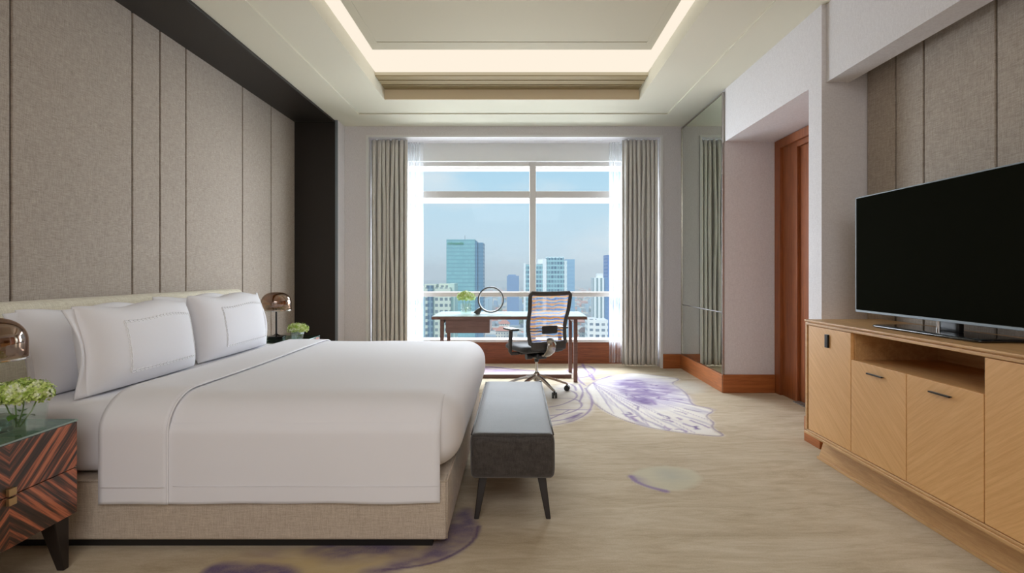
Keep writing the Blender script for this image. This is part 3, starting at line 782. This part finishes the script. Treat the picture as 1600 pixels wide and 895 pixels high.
def make_bouquet(label, loc, heads, stems_to, n, s, leaf=True, seed=1):
    t = thing('hydrangea_bouquet', label, 'flowers', loc, 0, 'pale green hydrangeas')
    rnd = random.Random(seed)
    for (hx, hy, hz, r) in heads:
        bm = bmesh.new(); bmesh.ops.create_icosphere(bm, subdivisions=2, radius=r*.78, matrix=Matrix.Translation((hx, hy, hz)) @ Matrix.Diagonal((1, 1, .80, 1)))
        for k in range(n):
            z = 1-2*(k+.5)/n
            if z < -.62: continue
            ph = k*2.39996; rr = math.sqrt(1-z*z); d = Vector((rr*math.cos(ph), rr*math.sin(ph), z))
            j = rnd.uniform(.86, 1.08)
            c = Vector((hx+d.x*r*j, hy+d.y*r*j, hz+d.z*r*.84*j))
            dd = (d+Vector((rnd.uniform(-.35, .35), rnd.uniform(-.35, .35), rnd.uniform(-.3, .4)))).normalized()
            floret(bm, c, dd, s*rnd.uniform(.8, 1.2), rnd)
        obj('flower_head', bm, M['petal'], t)
        bm = bmesh.new()
        tube(bm, [(hx, hy, hz-r*.5), (hx*.7+stems_to[0]*.3, hy*.7, (hz-r*.5)*.55+.01), (stems_to[0]+rnd.uniform(-.012, .012), stems_to[1]+rnd.uniform(-.01, .01), .016)], .0026, 7)
        obj('stem', bm, M['stem'], t, smooth=True)
    if leaf:
        for k in range(3):
            bm = bmesh.new(); a = rnd.uniform(0, 6); L_ = .055
            def lf(u, v, a=a): x = L_*u; w_ = .018*math.sin(PI*u)**.8*(2*v-1); return (stems_to[0]+math.cos(a)*(.01+x)-math.sin(a)*w_, stems_to[1]+math.sin(a)*(.01+x)+math.cos(a)*w_, .05+.01*k+x*.4-.6*x*x/L_+abs(2*v-1)*.004)
            grid_sheet(bm, lf, 6, 2); obj('leaf', bm, M['leaf'], t, smooth=True)
    return t
make_vase('low clear glass vase on the nearest nightstand, beside the dome lamp', (-1.915, 2.145, .6087), .145, .10, .10)
make_bouquet('pale green hydrangea cluster in the low vase on the nearest nightstand', (-1.915, 2.145, .6087), [(-.062, .005, .138, .052), (.0, -.02, .145, .055), (.058, .012, .146, .053), (-.01, .035, .15, .05)], (0, 0), 120, .012, seed=3)
make_vase('small clear glass vase on the far nightstand', (-1.950, 4.96, .6087), .085, .085, .085)
make_bouquet('small round hydrangea posy in the vase on the far nightstand', (-1.950, 4.96, .6087), [(-.034, 0, .105, .055), (.036, .01, .107, .055), (.0, -.02, .118, .052)], (0, 0), 90, .011, seed=5)

# ------------------------------------------------------------------ bench
bn = thing('bench', 'charcoal upholstered bench with splayed dark legs at the bed foot', 'bench', (-.022, 3.36, 0))
bm = bmesh.new(); rbox(bm, -.205, .21, -.67, .67, .215, .437, (.028, .03, .04), (14, 40, 10), .004, 9, 4)
obj('seat', bm, M['bench'], bn, smooth=True)
bm = bmesh.new()
for s in (-1, 1):
    xx = -.197 if s < 0 else .202
    tube(bm, [(xx, y, .429) for y in np.linspace(-.65, .65, 8)], .004, 6)
tube(bm, [(x, -.662, .428) for x in np.linspace(-.19, .195, 6)], .004, 6)
obj('piping', bm, M['bench'], bn, smooth=True)
for sx in (-1, 1):
    for sy in (-1, 1):
        bm = bmesh.new(); taper_leg(bm, sx*.178+.002, sy*.60, .024, .024, 0, sx*.142+.002, sy*.55, .046, .046, .222)
        obj('leg', bm, M['leg_dark'], bn, bevel=.004)

# ------------------------------------------------------------------ desk
DZ = .736
dk = thing('desk', 'brown writing desk with pale glass top before the window', 'desk', (-.08, 6.48, 0))
obj('top', BX(-.85, .855, -.385, .385, DZ-.036, DZ-.006), M['desk_wood'], dk, bevel=.003)
obj('glass_top', BX(-.845, .85, -.38, .38, DZ-.0055, DZ), M['desk_glass'], dk, bevel=.001)
for sx, x in ((-1, -.745), (1, .735)):
    for sy in (-1, 1):
        yy = sy*.30+(-.0)
        obj('leg', BX(x-.021, x+.021, yy-.02, yy+.02, 0, DZ-.037), M['desk_wood'], dk, bevel=.002)
    obj('side_rail', BX(x-.015, x+.015, -.28, .28, DZ-.085, DZ-.037), M['desk_wood'], dk)
obj('stretcher', BX(-.727, .717, -.06, -.02, .0, .04), M['desk_wood'], dk, bevel=.002)
dwr = obj('drawer', BX(-.70, -.215, -.345, .20, .548, DZ-.038), M['desk_wood'], dk, bevel=.002)
# vase + flowers + ring lamp on the desk
bx_, by_ = -.585, 6.45
make_vase('clear glass vase on the desk beside ring lamp', (bx_, by_, DZ+.0005), .125, .10, .12)
make_bouquet('hydrangea posy standing in the desk vase', (bx_, by_, DZ+.0005), [(-.042, 0, .195, .062), (.042, .01, .192, .062), (.0, -.025, .215, .062)], (0, 0), 100, .014, seed=9)
rl = thing('ring_lamp', 'ring shaped desk lamp on stubby base', 'lamp', (-.295, 6.42, DZ+.0005))
bm = bmesh.new(); R0 = .142; zc = .165
def ring_prof(bm, pts, n=72):
    rings = []
    for k in range(n):
        a = 2*PI*k/n; rings.append([bm.verts.new(((R0+r)*math.cos(a), y, zc+(R0+r)*math.sin(a))) for r, y in pts])
    for k in range(n):
        A, B = rings[k], rings[(k+1) % n]
        for j in range(len(pts)): bm.faces.new((A[j], A[(j+1) % len(pts)], B[(j+1) % len(pts)], B[j]))
ring_prof(bm, [(-.003, -.02), (.009, -.02), (.009, .02), (-.003, .02)])
obj('ring', bm, M['mesh_frame'], rl, smooth='auto')
bm = bmesh.new(); ring_prof(bm, [(-.010, -.015), (-.0031, -.015), (-.0031, .015), (-.010, .015)]); obj('inner_strip', bm, M['white_trim'], rl, smooth='auto')
bm = bmesh.new(); tube(bm, [(-.165, -.02, .0), (-.155, -.018, .02), (-.125, -.01, .055), (-.108, 0, .075)], [.038, .036, .024, .012], 16)
obj('base', bm, M['mesh_frame'], rl, smooth='auto')

# ------------------------------------------------------------------ office chair
ch = thing('office_chair', 'swivel office chair with mesh back drawn up to the desk', 'chair', (.205, 5.66, 0), math.radians(26))
R26 = math.radians(26)
bm = bmesh.new(); lathe(bm, [(.026, .115), (.034, .125), (.036, .18), (.028, .20), (.022, .21)], 24); obj('hub', bm, M['alu'], ch, smooth='auto')
for k in range(5):
    a = math.radians(-60+72*k)-R26; ca, sa = math.cos(a), math.sin(a)
    bm = bmesh.new()
    pts = [(.025, .168, .022, .016), (.10, .152, .019, .014), (.20, .118, .016, .012), (.29, .083, .013, .010), (.325, .072, .012, .009)]
    ringsv = []
    for r, z, w_, h_ in pts:
        ringsv.append([bm.verts.new((ca*r-sa*x, sa*r+ca*x, z+zz)) for x, zz in ((-w_, -h_), (w_, -h_), (w_*.7, h_), (-w_*.7, h_))])
    for A, B in zip(ringsv, ringsv[1:]):
        for j in range(4): bm.faces.new((A[j], A[(j+1) % 4], B[(j+1) % 4], B[j]))
    bm.faces.new(list(reversed(ringsv[0]))); bm.faces.new(ringsv[-1])
    bl = obj('base_arm', bm, M['alu'], ch, bevel=.003)
    bm = bmesh.new(); r = .322; cx, cy = ca*r, sa*r
    tx, ty = math.cos(a+1.1), math.sin(a+1.1)   # wheel axle direction
    for s in (-1, 1):
        cyl(bm, (cx+tx*s*.006, cy+ty*s*.006, .029), (cx+tx*s*.024, cy+ty*s*.024, .029), .029, 20)
    cyl(bm, (cx, cy, .03), (cx, cy, .07), .010, 10)
    obj('caster', bm, M['black'], ch, smooth='auto')
bm = bmesh.new(); cyl(bm, (0, 0, .20), (0, 0, .34), .014, 20); obj('gas_column', bm, M['chrome'], ch, smooth='auto')
bm = bmesh.new(); cyl(bm, (0, 0, .31), (0, 0, .37), .022, 20); rbox(bm, -.06, .06, -.12, .10, .35, .41, .02, (8, 10, 6)); cyl(bm, (-.12, .0, .37), (-.06, .0, .37), .03, 16)
rbox(bm, -.20, .20, -.03, .03, .395, .42, .01, (8, 6, 4))
obj('mechanism', bm, M['black'], ch, smooth='auto')
bm = bmesh.new(); rbox(bm, -.245, .245, -.19, .28, .42, .495, (.06, .08, .035), (18, 18, 8)); obj('seat', bm, M['seat_black'], ch, smooth=True)
def by(z):    # back profile (local y) by height
    t_ = (z-.50)/.52
    return -.245+.035*math.sin(PI*min(1, t_*1.5))*(1 if t_ < .66 else 1)-.09*max(0, t_-.35)**1.3
def bw(z): t_ = (z-.50)/.52; return .195-.03*math.exp(-((t_-.28)/.22)**2)*0+.03*t_
loop = []
zs = np.linspace(.53, .995, 16)
for z in zs: loop.append((-bw(z), by(z), z))
for x in np.linspace(-.9, .9, 9): loop.append((x*bw(1.015), by(1.015)-.012*(x*x)*0, 1.018-.008*(1-x*x)))
for z in zs[::-1]: loop.append((bw(z), by(z), z))
for x in np.linspace(.85, -.85, 9): loop.append((x*bw(.50), by(.50)-.01, .508))
bm = bmesh.new(); tube(bm, loop, .022, 8, closed=True, flat=.6, up=(0, 1, 0)); obj('back_frame', bm, M['mesh_frame'], ch, smooth=True)
bm = bmesh.new(); rbox(bm, -.19, .19, -.27, -.23, .46, .545, .015, (10, 4, 6)); obj('lower_shell', bm, M['mesh_frame'], ch, smooth=True)
bm = bmesh.new(); grid_sheet(bm, lambda u, v: ((2*u-1)*(bw(.50+.52*v)-.012), by(.50+.52*v)+.018*(1-(2*u-1)**2), .515+.49*v), 14, 20)
obj('mesh_back', bm, M['chair_mesh'], ch, smooth=True)
bm = bmesh.new(); rbox(bm, -.085, .085, -.285, -.255, .62, .70, .014, (10, 4, 8))
obj('lumbar_pad', bm, M['seat_black'], ch, smooth=True)
bm = bmesh.new()
for z in (.648, .672): tube(bm, [(-.19, by(z)-.01, z), (-.08, -.266, z), (.08, -.266, z), (.19, by(z)-.01, z)], .005, 6)
obj('lumbar_rod', bm, M['mesh_frame'], ch, smooth=True)
bm = bmesh.new(); tube(bm, [(0, -.275, .575), (.0, -.31, .52), (.0, -.29, .45), (.0, -.22, .405), (0, -.10, .39)], [.04, .05, .05, .045, .035], 12, flat=.35, up=(0, 1, .3))
obj('back_bracket', bm, M['alu'], ch, smooth=True)
for s in (-1, 1):
    bm = bmesh.new(); tube(bm, [(s*.18, .03, .405), (s*.27, .03, .405), (s*.285, .03, .43), (s*.285, .02, .55), (s*.28, .02, .642)], [.016, .017, .02, .022, .02], 10, flat=.6, up=(0, 1, 0))
    am_ = obj('armrest', bm, M['mesh_frame'], ch, smooth='auto')
    bm = bmesh.new(); rbox(bm, s*.28-.045, s*.28+.045, -.10, .13, .640, .665, (.02, .03, .01), (8, 12, 4)); obj('arm_pad', bm, M['black'], am_, smooth=True)

# ------------------------------------------------------------------ TV cabinet
CX, CY = 1.90, 2.72
cb_ = thing('media_cabinet', 'long light oak media cabinet along the right wall', 'cabinet', (CX, CY, 0))
CH = .91; y0c, y1c = 1.78-CY, 3.665-CY; Dp = .505
bd = [1.79-CY, 2.267-CY, 2.72-CY, 3.17-CY, 3.632-CY]
obj('top', BX((-.004, Dp, y0c-.004, y1c+.004, CH-.012, CH), (.004, Dp, y0c+.004, y1c-.004, CH-.018, CH-.012), (.0, Dp, y0c, y1c, CH-.034, CH-.018)), M['oak_pl'], cb_, bevel=.003)
bm = bmesh.new()
box(bm, .0, Dp, y1c-.022, y1c-.002, .175, CH-.034)     # far side
box(bm, .0, Dp, y0c+.002, y0c+.010, .175, CH-.034)
box(bm, Dp-.015, Dp-.002, y0c+.01, y1c-.022, .195, CH-.034)
box(bm, .022, Dp-.015, bd[3]-.009, bd[3]+.009, .195, CH-.034)
box(bm, .022, Dp-.015, bd[1]-.009, bd[1]+.009, .195, CH-.034)
box(bm, .022, Dp-.015, bd[1]+.009, bd[3]-.009, .705, .722)
box(bm, .022, Dp-.015, y0c+.01, y1c-.022, .195, .215)
obj('carcass', bm, M['oak_pl'], cb_, bevel=.0015)
obj('bottom_rail', BX((-.006, Dp, y0c-.004, y1c+.004, .165, .182), (.0, Dp, y0c, y1c, .182, .195)), M['oak_pl'], cb_, bevel=.003)
bm = bmesh.new(); hexa(bm, [(.075, y0c+.02, 0), (Dp, y0c+.02, 0), (Dp, y1c-.02, 0), (.075, y1c-.02, 0)], [(.090, y0c+.06, .165), (Dp, y0c+.06, .165), (Dp, y1c-.075, .165), (.090, y1c-.075, .165)])
box(bm, .068, Dp, y0c+.015, y1c-.015, 0, .018)
obj('plinth', bm, M['oak_pl'], cb_, bevel=.002)
def door(i, z1, m, hbar):
    a_, b_ = bd[i]+.0025, bd[i+1]-.0025
    # board origin at its centre so that grain varies
    o = obj('door', BX(0, .018, -(b_-a_)/2, (b_-a_)/2, -(z1-.198)/2, (z1-.198)/2), m, cb_, bevel=.0015)
    o.location = (.004, (a_+b_)/2, (z1+.198)/2)
    ztop = (z1-.198)/2
    if hbar:
        h = obj('handle', BX((-.018, -.008, -.062, .062, ztop-.052, ztop-.045), (-.012, .002, -.06, .06, ztop-.050, ztop-.047)), M['black_metal'], o, bevel=.001); h['label'] = 'slim black bar pull'
    else:
        yy = .0+.005
        h = obj('handle', BX((-.012, .002, yy-.016, yy+.016, ztop-.115, ztop-.035)), M['black_metal'], o, bevel=.002); h['label'] = 'black tab pull'
    return o
door(3, CH-.037, M['oak_b'], False); door(2, .722, M['oak_b'], True); door(1, .722, M['oak_a'], True); door(0, CH-.037, M['oak_a'], False)

# television
tv = thing('television', 'large flat television with silver bezel on the oak cabinet', 'television', (2.135, 2.86, CH))
TH0, TH1, TW = .062, .775, .632
obj('back_shell', BX((.006, .03, -TW, TW, TH0, TH1), (.03, .06, -.4, .4, TH0+.05, TH1-.2)), M['black'], tv, bevel=.004)
bm = bmesh.new(); b_ = .007
box(bm, -.010, .008, -TW-.001, -TW+b_, TH0, TH1); box(bm, -.010, .008, TW-b_, TW+.001, TH0, TH1)
box(bm, -.010, .008, -TW+b_, TW-b_, TH1-b_, TH1); box(bm, -.010, .008, -TW+b_, TW-b_, TH0, TH0+.014)
o = obj('bezel', bm, M['silver'], tv, bevel=.002); o['label'] = 'thin silver bezel'
obj('screen', BX(-.006, .004, -TW+b_, TW-b_, TH0+.014, TH1-b_), M['screen'], tv)
bm = bmesh.new(); rbox(bm, -.13, .13, -.44, .30, .0, .016, (.03, .03, .007), (16, 20, 4))
obj('stand_base', bm, M['gloss_black'], tv, smooth=True)
bm = bmesh.new(); rbox(bm, .004, .04, -.16, -.04, .012, .12, .01, (8, 10, 6))
obj('stand_neck', bm, M['black'], tv, smooth='auto')
bm = bmesh.new(); cyl(bm, (.006, -.035, .012), (.006, -.035, .07), .010, 16)
o = obj('neck_post', bm, M['chrome'], tv, smooth='auto')

# ------------------------------------------------------------------ the city beyond the window
GZ = -95.0
def facade(name, wall, glass, fw=3.2, fh=3.5, ww=.6, wh=.55, rough=.35, wall_r=.7, jit=.25):
    m = mat(name, wall, .6); q = N(m)
    tcn = q.n('ShaderNodeTexCoord'); sp = q.n('ShaderNodeSeparateXYZ'); q.L(tcn.outputs['Object'], sp.inputs[0])
    geo = q.n('ShaderNodeNewGeometry'); gs = q.n('ShaderNodeSeparateXYZ'); q.L(geo.outputs['Normal'], gs.inputs[0])
    ax = q.math('GREATER_THAN', q.math('ABSOLUTE', gs.outputs['X']), .6)
    hor = q.math('ADD', q.math('MULTIPLY', ax, sp.outputs['Y']), q.math('MULTIPLY', q.math('SUBTRACT', 1, ax), sp.outputs['X']))
    u = q.math('DIVIDE', q.math('ADD', hor, 500), fw); v = q.math('DIVIDE', q.math('ADD', sp.outputs['Z'], 500), fh)
    a = q.math('LESS_THAN', q.math('FRACT', u), ww); b = q.math('LESS_THAN', q.math('FRACT', v), wh)
    w = q.math('MULTIPLY', a, b)
    w = q.math('MULTIPLY', w, q.math('LESS_THAN', gs.outputs['Z'], .5))
    cb = q.n('ShaderNodeCombineXYZ'); q.L(q.math('FLOOR', u), cb.inputs[0]); q.L(q.math('FLOOR', v), cb.inputs[1])
    wn = q.n('ShaderNodeTexWhiteNoise'); wn.noise_dimensions = '2D'; q.L(cb.outputs[0], wn.inputs['Vector'])
    g = q.mix(q.math('MULTIPLY', wn.outputs['Value'], jit), glass, wall)
    q.col(q.mix(w, wall, g)); q.L(q.math('SUBTRACT', .7, q.math('MULTIPLY', w, .4)), q.b.inputs['Roughness'])
    return m
def bld(label, d, parts, cat='building', group='city buildings beyond the window', name='tower_block'):
    """parts: (name, x0px, x1px, ytop_px, dd, depth, mat, ybot or None)"""
    s = F/d; xc = (parts[0][1]+parts[0][2])/2
    t = thing(name, label, cat, ((xc-807)/s, d, GZ), 0, group)
    for nm, xa, xb, yt, dd, dep, m, yb in parts:
        s2 = F/(d+dd)
        X0, X1 = (xa-807)/s2, (xb-807)/s2; Z1 = CAMH-(yt-425)/s2; Z0 = GZ if yb is None else CAMH-(yb-425)/s2
        lx = t.location
        o = obj(nm, BX(X0-lx[0], X1-lx[0], dd, dd+dep, Z0-GZ, Z1-GZ), m, t)
    return t
fa = facade('apartment_facade', (206, 212, 196), (80, 102, 118), 2.6, 3.3, .62, .5)
fa2 = facade('apartment_core', (120, 146, 160), (70, 96, 122), 2.2, 3.3, .6, .7)
bld('beige apartment tower with rows of balconies, left in the window', 300, [('tower', 660, 704, 449, 0, 22, fa, None), ('stair_core', 668, 676, 446, -1.2, 3, fa2, None), ('roof_house', 663, 682, 444, 3, 8, fa, 450), ('side_wing', 700, 710, 443, 2, 18, mat('pale_green_render', (196, 214, 200), .8), None),
    ('crown', 686, 702, 443, 4, 8, fa, 450)], name='apartment_tower')
ft = facade('green_glass_facade', (104, 158, 168), (128, 184, 188), 2.6, 3.6, .93, .7, jit=.5)
ft2 = facade('blue_glass_facade', (72, 118, 150), (86, 134, 164), 2.0, 3.6, .85, .7, jit=.4)
tw = bld('green glass office tower with green rooftop lettering', 520, [('tower', 697.5, 742, 374, 0, 26, ft, None), ('corner_bay', 740.5, 745.5, 377, .5, 24, ft2, None), ('side_slab', 744.5, 755, 379, 2, 26, ft2, None), ('mast', 726, 726.8, 368, 6, .6, mat('mast_grey', (130, 140, 150), .6), 375)], name='office_tower')
cu = bpy.data.curves.new('lettering', 'FONT'); cu.body = 'tokopedia'; cu.size = 4.6; cu.extrude = .15; cu.align_x = 'LEFT'
tmp = bpy.data.objects.new('tmp', cu); C.objects.link(tmp); bpy.context.view_layer.update()
lm = bpy.data.meshes.new_from_object(tmp.evaluated_get(bpy.context.evaluated_depsgraph_get())); bpy.data.objects.remove(tmp)
lo = obj('lettering', lm, mat('sign_green', (24, 150, 92), .5), tw); lo['label'] = 'green tokopedia lettering'
wdt = max(v.co.x for v in lm.vertices)-min(v.co.x for v in lm.vertices)
sT = F/520; k_ = (25/sT)/wdt
lo.scale = (k_, k_, 1); lo.rotation_euler = (PI/2, 0, 0); lo.location = ((699.5-807)/sT-tw.location[0], -.3, CAMH-(382-425)/sT-GZ)
fb = facade('distant_blue_facade', (104, 146, 192), (92, 136, 186), 3, 4, .7, .6)
bld('distant blue tower between the green tower and the mullion', 900, [('tower', 792, 811, 431, 0, 40, fb, None), ('crown', 794, 806, 429, 5, 20, fb, 432)])
fc = facade('teal_office_facade', (156, 196, 202), (44, 90, 120), 2.3, 3.5, .78, .62, jit=.5)
fw_ = mat('white_render', (236, 240, 240), .8)
fc2 = facade('white_office_side', (222, 232, 232), (90, 130, 156), 3, 3.5, .35, .6)
bld('white and teal office complex just right of the mullion', 430, [('left_wing', 821, 849, 413, 0, 22, fc, None), ('left_pier', 818.5, 821.5, 411, -.5, 22, fw_, None), ('centre_pier', 848, 854, 404, -2, 26, fw_, None), ('right_wing', 853, 881, 403, -1, 26, fc, None), ('right_pier', 880, 886, 407, -.5, 24, fc2, None), ('roof_frame', 840, 854, 405, 3, 8, fw_, 412), ('roof_parapet', 853, 882, 401, 3, 6, fc2, 404)], name='office_complex')
bld('pale blue slab tower behind the white and teal offices', 560, [('tower', 884, 898, 405, 0, 30, facade('pale_blue_facade', (142, 180, 206), (126, 168, 200), 3, 4, .8, .6), None)])
fr_ = facade('white_ribbed_facade', (240, 244, 242), (76, 116, 126), 3.8, 60, .42, .98)
bld('slim white ribbed tower at the right of the window', 520, [('tower', 927, 944, 434, 0, 16, fr_, None), ('roof_house', 933, 942, 427, 3, 8, fw_, 436), ('side_slab', 943.5, 950, 434, 2, 14, fb, None)])
bld('dark blue glass tower at the right of the window, behind sheer', 620, [('tower', 949.5, 975, 398, 0, 30, facade('dark_blue_glass', (64, 116, 186), (58, 104, 176), 3, 4, .8, .6), None)])
fl = facade('white_lowrise_facade', (240, 238, 234), (84, 104, 128), 3.4, 3.4, .6, .45)
bld('white low office block below the slim ribbed tower', 330, [('block', 931, 950, 500, 0, 14, fl, None), ('annex', 918, 932, 498, 2, 12, fl, None)], name='low_office_block')
bld('pale tower seen through the left sheer', 260, [('tower', 637, 652, 457, 0, 14, fc2, None), ('side_slab', 652, 658, 462, 1, 12, fw_, None)])
# middle distance hazy towers
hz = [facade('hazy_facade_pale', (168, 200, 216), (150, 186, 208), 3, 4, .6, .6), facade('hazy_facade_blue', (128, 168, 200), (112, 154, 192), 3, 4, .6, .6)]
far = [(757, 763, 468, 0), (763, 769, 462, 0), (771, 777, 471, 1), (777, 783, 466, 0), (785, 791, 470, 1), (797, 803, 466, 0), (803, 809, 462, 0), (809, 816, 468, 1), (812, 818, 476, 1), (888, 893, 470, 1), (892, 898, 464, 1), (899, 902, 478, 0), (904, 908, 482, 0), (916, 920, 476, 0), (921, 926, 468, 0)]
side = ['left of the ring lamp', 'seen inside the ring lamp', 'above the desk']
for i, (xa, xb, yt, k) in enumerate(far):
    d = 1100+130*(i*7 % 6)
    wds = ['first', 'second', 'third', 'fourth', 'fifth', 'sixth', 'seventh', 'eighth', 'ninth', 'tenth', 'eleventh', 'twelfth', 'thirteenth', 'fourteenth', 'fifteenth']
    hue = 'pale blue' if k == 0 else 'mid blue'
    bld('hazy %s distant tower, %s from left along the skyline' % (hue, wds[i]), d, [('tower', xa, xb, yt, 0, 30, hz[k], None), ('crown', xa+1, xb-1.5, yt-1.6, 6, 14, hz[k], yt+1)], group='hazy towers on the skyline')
# ground, houses, trees
gm = mat('city_ground', (150, 170, 172), .95); q = N(gm); q.col(q.ramp(q.noise(q.coord(), .02, 8, .75), [(.35, (96, 128, 116)), (.5, (150, 172, 176)), (.65, (196, 200, 196))]))
bm = bmesh.new(); box(bm, -2500, 2500, 60, 6500, GZ-1, GZ); struct('ground', bm, gm, 'city ground far below')
hm = bpy.data.materials.new('haze'); hm.use_nodes = True; ht = hm.node_tree; ht.nodes.clear()
ho = ht.nodes.new('ShaderNodeOutputMaterial'); hv = ht.nodes.new('ShaderNodeVolumeScatter'); hv.inputs['Density'].default_value = .0005; hv.inputs['Color'].default_value = (.93, .98, 1, 1); hv.inputs['Anisotropy'].default_value = -.46
ht.links.new(hv.outputs[0], ho.inputs['Volume'])
hz_ = obj('city_haze', BX(-2400, 2400, 45, 4200, GZ+.5, 40), hm); tag(hz_, 'thin pale daylight haze hanging over the city', 'haze', kind='stuff')
rm = [mat('roof_red', (196, 128, 108), .85), mat('roof_pale', (214, 212, 204), .85), mat('roof_grey', (150, 166, 176), .85), mat('wall_cream', (228, 222, 206), .85)]
rnd = random.Random(11)
def house(bm_, x, y, w, d, h, roof=True):
    box(bm_, x-w/2, x+w/2, y-d/2, y+d/2, GZ, GZ+h)
    if roof:
        a = [bm_.verts.new(p) for p in ((x-w/2-1, y-d/2-1, GZ+h), (x+w/2+1, y-d/2-1, GZ+h), (x+w/2+1, y+d/2+1, GZ+h), (x-w/2-1, y+d/2+1, GZ+h))]
        b = [bm_.verts.new(p) for p in ((x-w/4, y, GZ+h+w*.22), (x+w/4, y, GZ+h+w*.22))]
        bm_.faces.new((a[0], a[1], b[1], b[0])); bm_.faces.new((a[2], a[3], b[0], b[1])); bm_.faces.new((a[1], a[2], b[1])); bm_.faces.new((a[3], a[0], b[0]))
for k, mm in enumerate(rm[:3]):
    bm = bmesh.new()
    for _ in range(900):
        d = 560*(6.0**rnd.random()); X = rnd.uniform(-.26, .30)*d
        house(bm, X, d, rnd.uniform(8, 20), rnd.uniform(8, 18), rnd.uniform(5, 16 if k else 9), roof=(k == 0))
    o = obj('distant_rooftops', bm, mm); tag(o, ['red tiled rooftops scattered across the hazy city', 'pale flat rooftops scattered across the hazy city', 'grey flat rooftops scattered across the hazy city'][k], 'rooftops', kind='stuff')
tm = mat('city_tree_green', (70, 108, 78), .9); bm = bmesh.new()
for _ in range(420):
    d = 540*(3.6**rnd.random()); X = rnd.uniform(-.26, .30)*d; r_ = rnd.uniform(5, 9)
    bmesh.ops.create_icosphere(bm, subdivisions=1, radius=r_, matrix=Matrix.Translation((X, d, GZ+r_*.8)) @ Matrix.Diagonal((1, 1, .8, 1)))
tag(obj('city_trees', bm, tm), 'green tree crowns between the distant rooftops', 'trees', kind='stuff')
def hotel(label, d, xa, xb, ye, m_roof):
    s = F/d; X0, X1 = (xa-807)/s, (xb-807)/s; Z = CAMH-(ye-425)/s-GZ; w = X1-X0
    t = thing('low_house', label, 'building', ((X0+X1)/2, d, GZ), 0, 'low houses with red roofs')
    obj('wall', BX(-w/2, w/2, 0, 14, 0, Z), facade('house_wall', (236, 230, 216), (120, 130, 140), 3, 3.4, .5, .5), t)
    bm = bmesh.new(); hexa(bm, [(-w/2-1, -1, Z), (w/2+1, -1, Z), (w/2+1, 15, Z), (-w/2-1, 15, Z)], [(-w/4, 6, Z+4.5), (w/4, 6, Z+4.5), (w/4, 8, Z+4.5), (-w/4, 8, Z+4.5)])
    obj('roof', bm, m_roof, t)
hotel('cream low house with pink red roof under the desk drawer side', 620, 775, 797, 517, rm[0])
hotel('cream low house with faded red roof left of the armrest', 760, 780, 796, 506, rm[0])
hotel('small cream house with red roof right of the desk legs', 600, 907, 918, 519, rm[0])
